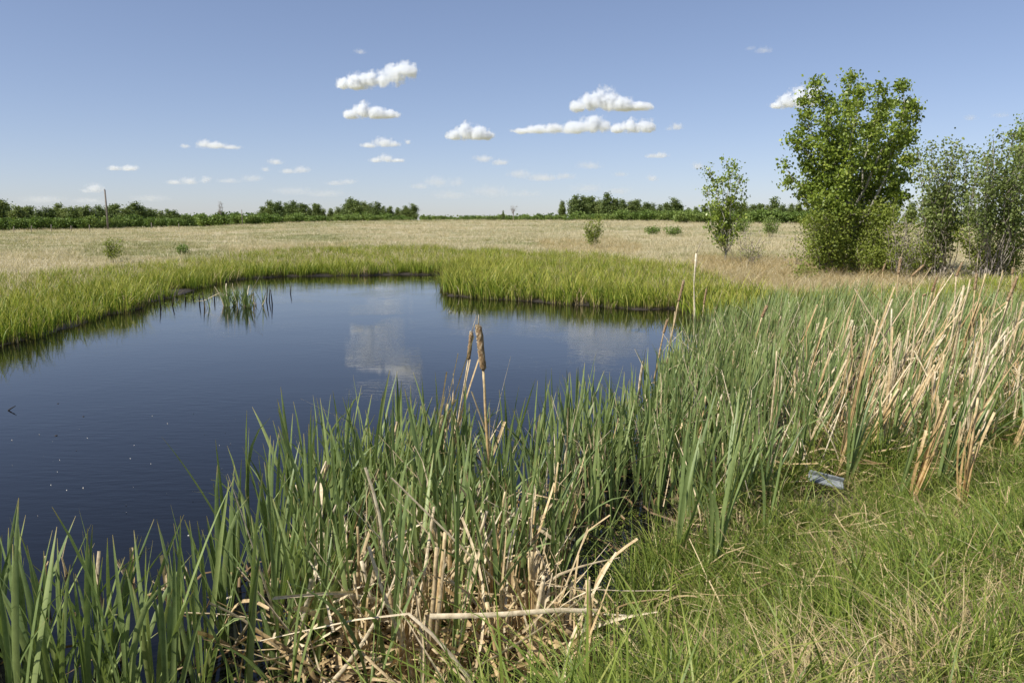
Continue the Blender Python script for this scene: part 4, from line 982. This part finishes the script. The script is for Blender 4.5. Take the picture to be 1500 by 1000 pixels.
# scattered dead stalks, by zone
def dead_zone(n, xr, yr, dx, dy, w, label, group, nl=(1, 3), mats=('dead', 'dead', 'dead_white', 'dead_white', 'orange')):
    rk = []
    for q in range(n):
        bx, by = rng.uniform(*xr), rng.uniform(*yr); s = rng.uniform(.6, 1.1)
        o_, _, _ = dead_bundle((bx, by), (bx + rng.normal(*dx) * s, by - rng.uniform(*dy) * s), w * rng.uniform(.75, 1.2), int(rng.integers(nl[0], nl[1] + 1)), mats[int(rng.integers(len(mats)))], '-', group=group, stalk=rng.random() < .3); rk.append((o_, bx, by))
    rank_labels(rk, *label)
dead_zone(76, (1270, 1420), (520, 680), (48, 27), (95, 175), .029, ('slanting bleached dead stalks', 'in the dense right bundle'), 'stalks of the dense slanting bundle')
dead_zone(42, (1130, 1330), (560, 700), (36, 28), (90, 170), .028, ('slanting dead stalks', 'left of the dense right bundle'), 'stalks left of the dense bundle')
dead_zone(32, (1410, 1510), (530, 680), (30, 30), (85, 160), .027, ('dead stalks', 'right of the dense slanting bundle'), 'stalks right of the dense bundle')
dead_zone(18, (1090, 1320), (480, 540), (16, 12), (35, 75), .026, ('short dead stalks', 'in the far part of the right cattails'), 'dead stalks in the far right cattails')
dead_zone(22, (880, 1130), (610, 730), (10, 16), (70, 150), .027, ('thin dead stalks', 'in the cattails right of centre'), 'dead stalks right of centre')
dead_zone(58, (400, 640), (830, 1020), (18, 28), (120, 240), .031, ('dead cattail stubs', 'left of the two brown heads'), 'dead stubs left of the brown heads')
dead_zone(52, (640, 850), (790, 1010), (4, 30), (120, 240), .031, ('dead cattail stubs', 'below the two brown heads'), 'dead stubs around the brown heads')
dead_zone(22, (560, 1000), (700, 800), (6, 22), (70, 130), .022, ('thin dead leaves', 'in the cattails behind the bottom litter'), 'dead leaves behind the bottom litter')
dead_zone(14, (0, 330), (940, 1030), (0, 22), (70, 150), .028, ('dead cattail stubs', 'in the left corner cattails'), 'dead stubs in the left corner')
isl_lab = 'white dead leaf in the isolated clump in open water'
rk = []
for q in range(14):
    b = np.array([rng.normal(isl[0] + .1, .45), rng.normal(isl[1], .25), -.08]); o = thing('dead_cattail', isl_lab, 'dead cattail', tuple(b), 'dead leaves of the isolated clump'); rk.append((o, b[0], 0))
    mb = MB(); strips(mb, np.zeros((1, 3)), np.array([[rng.normal(0, .14), rng.normal(0, .1), rng.uniform(.35, .85)]]), .045, bend=rng.normal(0, .03, (1, 3)), S=5, tone=[rng.uniform(.4, 1)]); link('dry_leaf', mb.mesh('dry_leaf'), M['dead_white'], o)
rank_labels(rk, 'white dead leaves', 'in the isolated clump in open water')
# dark broken stubs in the shallows round the clump
for q, (px, py, h) in enumerate(sorted([(292, 446, .35), (300, 448, .42), (252, 448, .3), (240, 442, .25), (272, 440, .3), (314, 440, .35), (390, 442, .5), (399, 446, .45), (394, 440, .38), (425, 430, .3), (282, 436, .25), (236, 452, .4), (331, 444, .5)])):
    b = gp(px, py); mb = MB(); a = rng.normal(0, .05, 2)
    tube(mb, [(0, 0, -.1), (a[0] * .5, a[1] * .5, h * .5), (a[0], a[1], h)], [.022, .018, .010], 6)
    tag(link('reed_stub', mb.mesh('reed_stub'), M['dark_twig'], loc=tuple(b)), f'thin dark broken reed stub, {ordn(q + 1)} from left in the shallows around the isolated clump', 'reed stub', 'dark reed stubs near the isolated clump')

# fallen leaves: individuals on top, litter below
FALL = [((795, 893), (903, 880), .040, 'broad fallen leaf lying across the tan stalk'), ((798, 897), (932, 905), .028, 'thin fallen leaf pointing right under the broad one'),
        ((862, 897), (884, 915), .028, 'short white broken leaf hanging from the crossed leaves'), ((1308, 586), (1390, 587), .016, 'horizontal broken stalk in the right stand'),
        ((1152, 706), (1203, 706), .012, 'pale stick lying left of the grey board'), ((1160, 715), (1182, 738), .018, 'short pale stick below the grey board'),
        ((1340, 722), (1372, 795), .014, 'pale dead leaf slanting on the right meadow'), ((1312, 612), (1350, 650), .022, 'white leaf fallen between orange clumps'),
        ((708, 617), (776, 662), .012, 'thin straw crossing right of the main headed stalk'), ((1400, 885), (1500, 870), .008, 'thin straw lying on the meadow at lower right')]
for (a, b_, w, lb) in FALL:
    g = ground_hit((a[0] + b_[0]) / 2, max(a[1], b_[1]) + (60 if a[1] < 720 and a[0] < 800 else 25)); Y = g[1]
    p0, p1 = at(*a, Y), at(*b_, Y + rng.normal(0, .08)); mb = MB(); strips(mb, p0[None], p1[None], w, bend=np.array([[0, 0, .01]]), S=6, tone=[.85], cup=.3, kink=.08)
    tag(link('fallen_leaf', mb.mesh('fallen_leaf', p0), M['dead_white'] if w > .02 else M['dead'], loc=tuple(p0)), lb, 'dead leaf', 'fallen dead leaves')
def litter_pts(n, poly, zr, ln, em=.12):
    q = sample_poly(poly, 1.0); den = n / max(len(q), 1); q = sample_poly(poly, den * 1.02)
    q = q[rng.random(len(q)) < np.clip(.75 + .9 * wob(q[:, 0], q[:, 1], 3.2, 8.0), .08, 1)]
    q = rng.permutation(q)[:n]
    n = len(q); g = np.maximum(ground_z(q[:, 0], q[:, 1]), 0.0); z = g + rng.uniform(*zr, n)
    a = rng.uniform(0, 2 * math.pi, n); L = rng.uniform(*ln, n); el = np.clip(rng.normal(em, .42, n), -.35, 1.35)
    d = np.stack([np.cos(a) * np.cos(el), np.sin(a) * np.cos(el), np.sin(el)], -1)
    p0 = np.column_stack([q, z]) - d * L[:, None] * .5; p1 = p0 + d * L[:, None]
    k = ~((np.abs((p0[:, 0] + p1[:, 0]) / 2 - bc[0]) < .36) & (np.abs((p0[:, 1] + p1[:, 1]) / 2 - bc[1] + .25) < .42)); p0, p1, g = p0[k], p1[k], g[k]
    for p_ in (p0, p1): p_[:, 2] = np.maximum(p_[:, 2], g + .012)
    return p0, p1
LIT = px_poly([(330, 1010), (420, 900), (520, 850), (640, 820), (760, 800), (800, 850), (815, 890), (900, 925), (925, 975), (900, 1060), (600, 1090)])
p0, p1 = litter_pts(270, LIT, (.14, .46), (.4, 1.0), .9)
rk = []
for k in range(len(p0)):
    mb = MB(); strips(mb, p0[k:k + 1], p1[k:k + 1], rng.uniform(.014, .034), bend=rng.normal(0, .05, (1, 3)), S=7, tone=[rng.uniform(.2, 1)], cup=.3)
    px_, py_ = (float(v_[0]) for v_ in project((p0[k:k + 1] + p1[k:k + 1]) / 2))
    rk.append((tag(link('fallen_leaf', mb.mesh('fallen_leaf', p0[k]), M['dead_white'] if rng.random() < .55 else M['dead'], loc=tuple(p0[k])), '-', 'dead leaf', 'bleached fallen leaves in the bottom litter'), px_, py_))
rank_labels(rk, 'bleached fallen leaves')
mb = MB(); p0, p1 = litter_pts(680, LIT, (.0, .25), (.25, .7), .4); strips(mb, p0, p1, rng.uniform(.012, .026, len(p0)), bend=rng.normal(0, .03, (len(p0), 3)), S=4)
RLIT = px_poly([(1090, 700), (1200, 640), (1320, 590), (1520, 590), (1520, 660), (1400, 710), (1250, 730), (1130, 740)])
p0, p1 = litter_pts(500, RLIT, (.0, .28), (.2, .6)); strips(mb, p0, p1, rng.uniform(.010, .022, len(p0)), bend=rng.normal(0, .03, (len(p0), 3)), S=4)
tag(link('dead_leaf_litter', mb.mesh('dead_leaf_litter'), M['dead']), 'tangled litter of dead cattail leaves at the foot of the stands', 'litter', kind='stuff')
mb = MB(); CAT2 = [(x, y) for x, y in CAT]
p0, p1 = litter_pts(3200, CAT2, (.0, .16), (.15, .5)); strips(mb, p0, p1, rng.uniform(.008, .02, len(p0)), bend=rng.normal(0, .03, (len(p0), 3)), S=3)
tag(link('dead_leaf_litter', mb.mesh('dead_leaf_litter'), M['wet_dead']), 'dark wet dead leaves at the water among the cattails', 'litter', kind='stuff')
mb = MB(); RST = px_poly([(560, 760), (740, 730), (900, 660), (985, 565), (1060, 490), (1320, 478), (1540, 505), (1540, 670), (1200, 715), (1080, 780), (960, 760), (800, 840), (620, 880)])
p0, p1 = litter_pts(1500, RST, (.2, .55), (.4, 1.0), 1.15); strips(mb, p0, p1, rng.uniform(.009, .02, len(p0)), bend=rng.normal(0, .04, (len(p0), 3)), S=5, prof=prof_torn)
tag(link('dead_strands', mb.mesh('dead_strands'), M['dead_white']), 'thin tan dead strands standing all through the green cattails', 'dead leaves', kind='stuff')
MEAD = px_poly([(960, 830), (1100, 740), (1300, 720), (1500, 690), (1500, 1000), (950, 1000)])
mb = MB(); p0, p1 = litter_pts(1800, MEAD, (.05, .22), (.12, .4)); strips(mb, p0, p1, rng.uniform(.003, .009, len(p0)), bend=rng.normal(0, .03, (len(p0), 3)), S=4, C=2)
tag(link('dry_straw', mb.mesh('dry_straw'), M['straw']), 'dry straws scattered through the near meadow grass', 'straw', kind='stuff')

# thin dark stems trailing over the meadow
for pts_, lb in [([(1180, 640, .5), (1196, 655, .45), (1215, 680, .4)], 'thin dark wiry stem above the grey board'), ([(1283, 748, .25), (1340, 764, .3), (1410, 790, .3), (1470, 835, .28), (1500, 848, .25)], 'long dark wiry stem trailing across the right meadow')]:
    Pw = np.array([(lambda g: at(a, b2, g[1]))(ground_hit(a, b2 + h * 90)) for a, b2, h in pts_]); mb = MB(); tube(mb, Pw, np.full(len(Pw), .0032), 5)
    tag(link('dark_stem', mb.mesh('dark_stem', Pw[0]), M['dark_twig'], loc=tuple(Pw[0])), lb, 'stem')

# ------------------------------------------------------------------ small things
# weathered board: L-section plank
a, b_ = ground_hit(1182, 722), ground_hit(1236, 738); ctr = (a + b_) / 2
o = thing('grey_board', 'grey weathered board lying in the meadow grass', 'board', tuple(ctr + [0, 0, .15]))
bm = bmesh.new(); bmesh.ops.create_cube(bm, size=1, matrix=Matrix.Diagonal((.29, .085, .018, 1))); bmesh.ops.bevel(bm, geom=bm.edges[:], offset=.004, segments=2, affect='EDGES')
me = bpy.data.meshes.new('plank'); bm.to_mesh(me); bm.free(); pl = link('plank', me, M['grey_board'], o)
bm = bmesh.new(); bmesh.ops.create_cube(bm, size=1, matrix=Matrix.Translation((0, .05, .018)) @ Matrix.Diagonal((.29, .018, .05, 1))); bmesh.ops.bevel(bm, geom=bm.edges[:], offset=.004, segments=2, affect='EDGES')
me = bpy.data.meshes.new('ridge'); bm.to_mesh(me); bm.free(); link('ridge', me, M['grey_board'], o)
o.rotation_euler = (R(24), R(11), R(-14))
# bent twig standing in the water with its mirror image
b = gp(11, 601); mb = MB(); tube(mb, [(0, 0, -.05), (.012, 0, .005), (.06, 0, .035), (.11, 0, .062)], [.006, .010, .008, .004], 6)
tag(link('water_twig', mb.mesh('water_twig'), M['dark_twig'], loc=tuple(b)), 'dark bent twig poking out of open water at the left edge', 'twig')
for px, py, r, lb in [(82, 638, .018, 'dark round speck floating left on the open water'), (122, 610, .014, 'tiny dark chip floating on water right of the bent twig'), (85, 591, .013, 'tiny dark chip floating on water above the bent twig')]:
    b = gp(px, py); bm = bmesh.new(); bmesh.ops.create_icosphere(bm, subdivisions=2, radius=r)
    for v in bm.verts: v.co.z *= .55; v.co *= 1 + random.uniform(-.15, .15)
    me = bpy.data.meshes.new('floating_debris'); bm.to_mesh(me); bm.free()
    tag(link('floating_debris', me, M['dark_twig'], loc=tuple(b)), lb, 'debris', 'floating specks')
# pale specks drifting on the water
mb = MB(); q = sample_poly(px_poly([(0, 620), (350, 600), (330, 760), (240, 860), (0, 740)]), 4.0); leaf_quads(mb, np.column_stack([q, np.full(len(q), .006)]), rng.uniform(.006, .016, len(q)))
tag(link('floating_specks', mb.mesh('floating_specks', smooth=False), M['white_fleck']), 'tiny pale specks drifting on the dark near water', 'specks', kind='stuff')
# algae and duckweed in the shallow pool
AL = px_poly([(800, 850), (860, 780), (930, 745), (965, 765), (960, 800), (925, 850), (870, 880)])
q = sample_poly(AL, 3500); q = q[wob(q[:, 0], q[:, 1], 5, 1.0) + rng.normal(0, .3, len(q)) > .0]
for sc_ in ([(225, 446), (262, 436), (310, 422), (345, 424), (290, 442), (245, 452)], [(600, 405), (645, 405), (668, 407), (655, 416), (610, 411)]):
    q2 = sample_poly(px_poly(sc_), 110); q = np.concatenate([q, q2[wob(q2[:, 0], q2[:, 1], 1.6, 2.0) + rng.normal(0, .3, len(q2)) > .1]])
mb = MB(); n = len(q); th = rng.uniform(0, 6.28, n); s = rng.uniform(.004, .009, n) * np.where(q[:, 1] > 12, 3.0, 1.0)
cs = np.column_stack([q, rng.uniform(.004, .012, n)]); u = np.stack([np.cos(th), np.sin(th), rng.normal(0, .25, n)], -1) * s[:, None]; w = np.stack([-np.sin(th), np.cos(th), rng.normal(0, .25, n)], -1) * s[:, None]
mb.add(np.stack([cs - u, cs - w, cs + u, cs + w], 1).reshape(-1, 3), np.arange(n * 4).reshape(-1, 4), np.repeat(rng.random(n) * .8, 4), .5)
tag(link('pond_weed', mb.mesh('pond_weed', smooth=False), M['shrub']), 'olive pond weed floating in the shallow pool and along the mud', 'pond weed', kind='stuff')
# pale dead tuft at the promontory edge
b = gp(928, 447); mb = MB(); n = 60; P = rng.normal(0, .12, (n, 3)) * [1, .6, 0]
blades(mb, P, rng.uniform(.2, .55, n), .016, rng.uniform(0, 6.28, n), rng.uniform(.3, 1.0, n), 1.5, .25, S=4, tone=rng.uniform(.4, 1, n))
tag(link('dead_tuft', mb.mesh('dead_tuft'), M['straw'], loc=(b[0], b[1], 0)), 'pale dead grass tuft overhanging the promontory water edge', 'tuft')
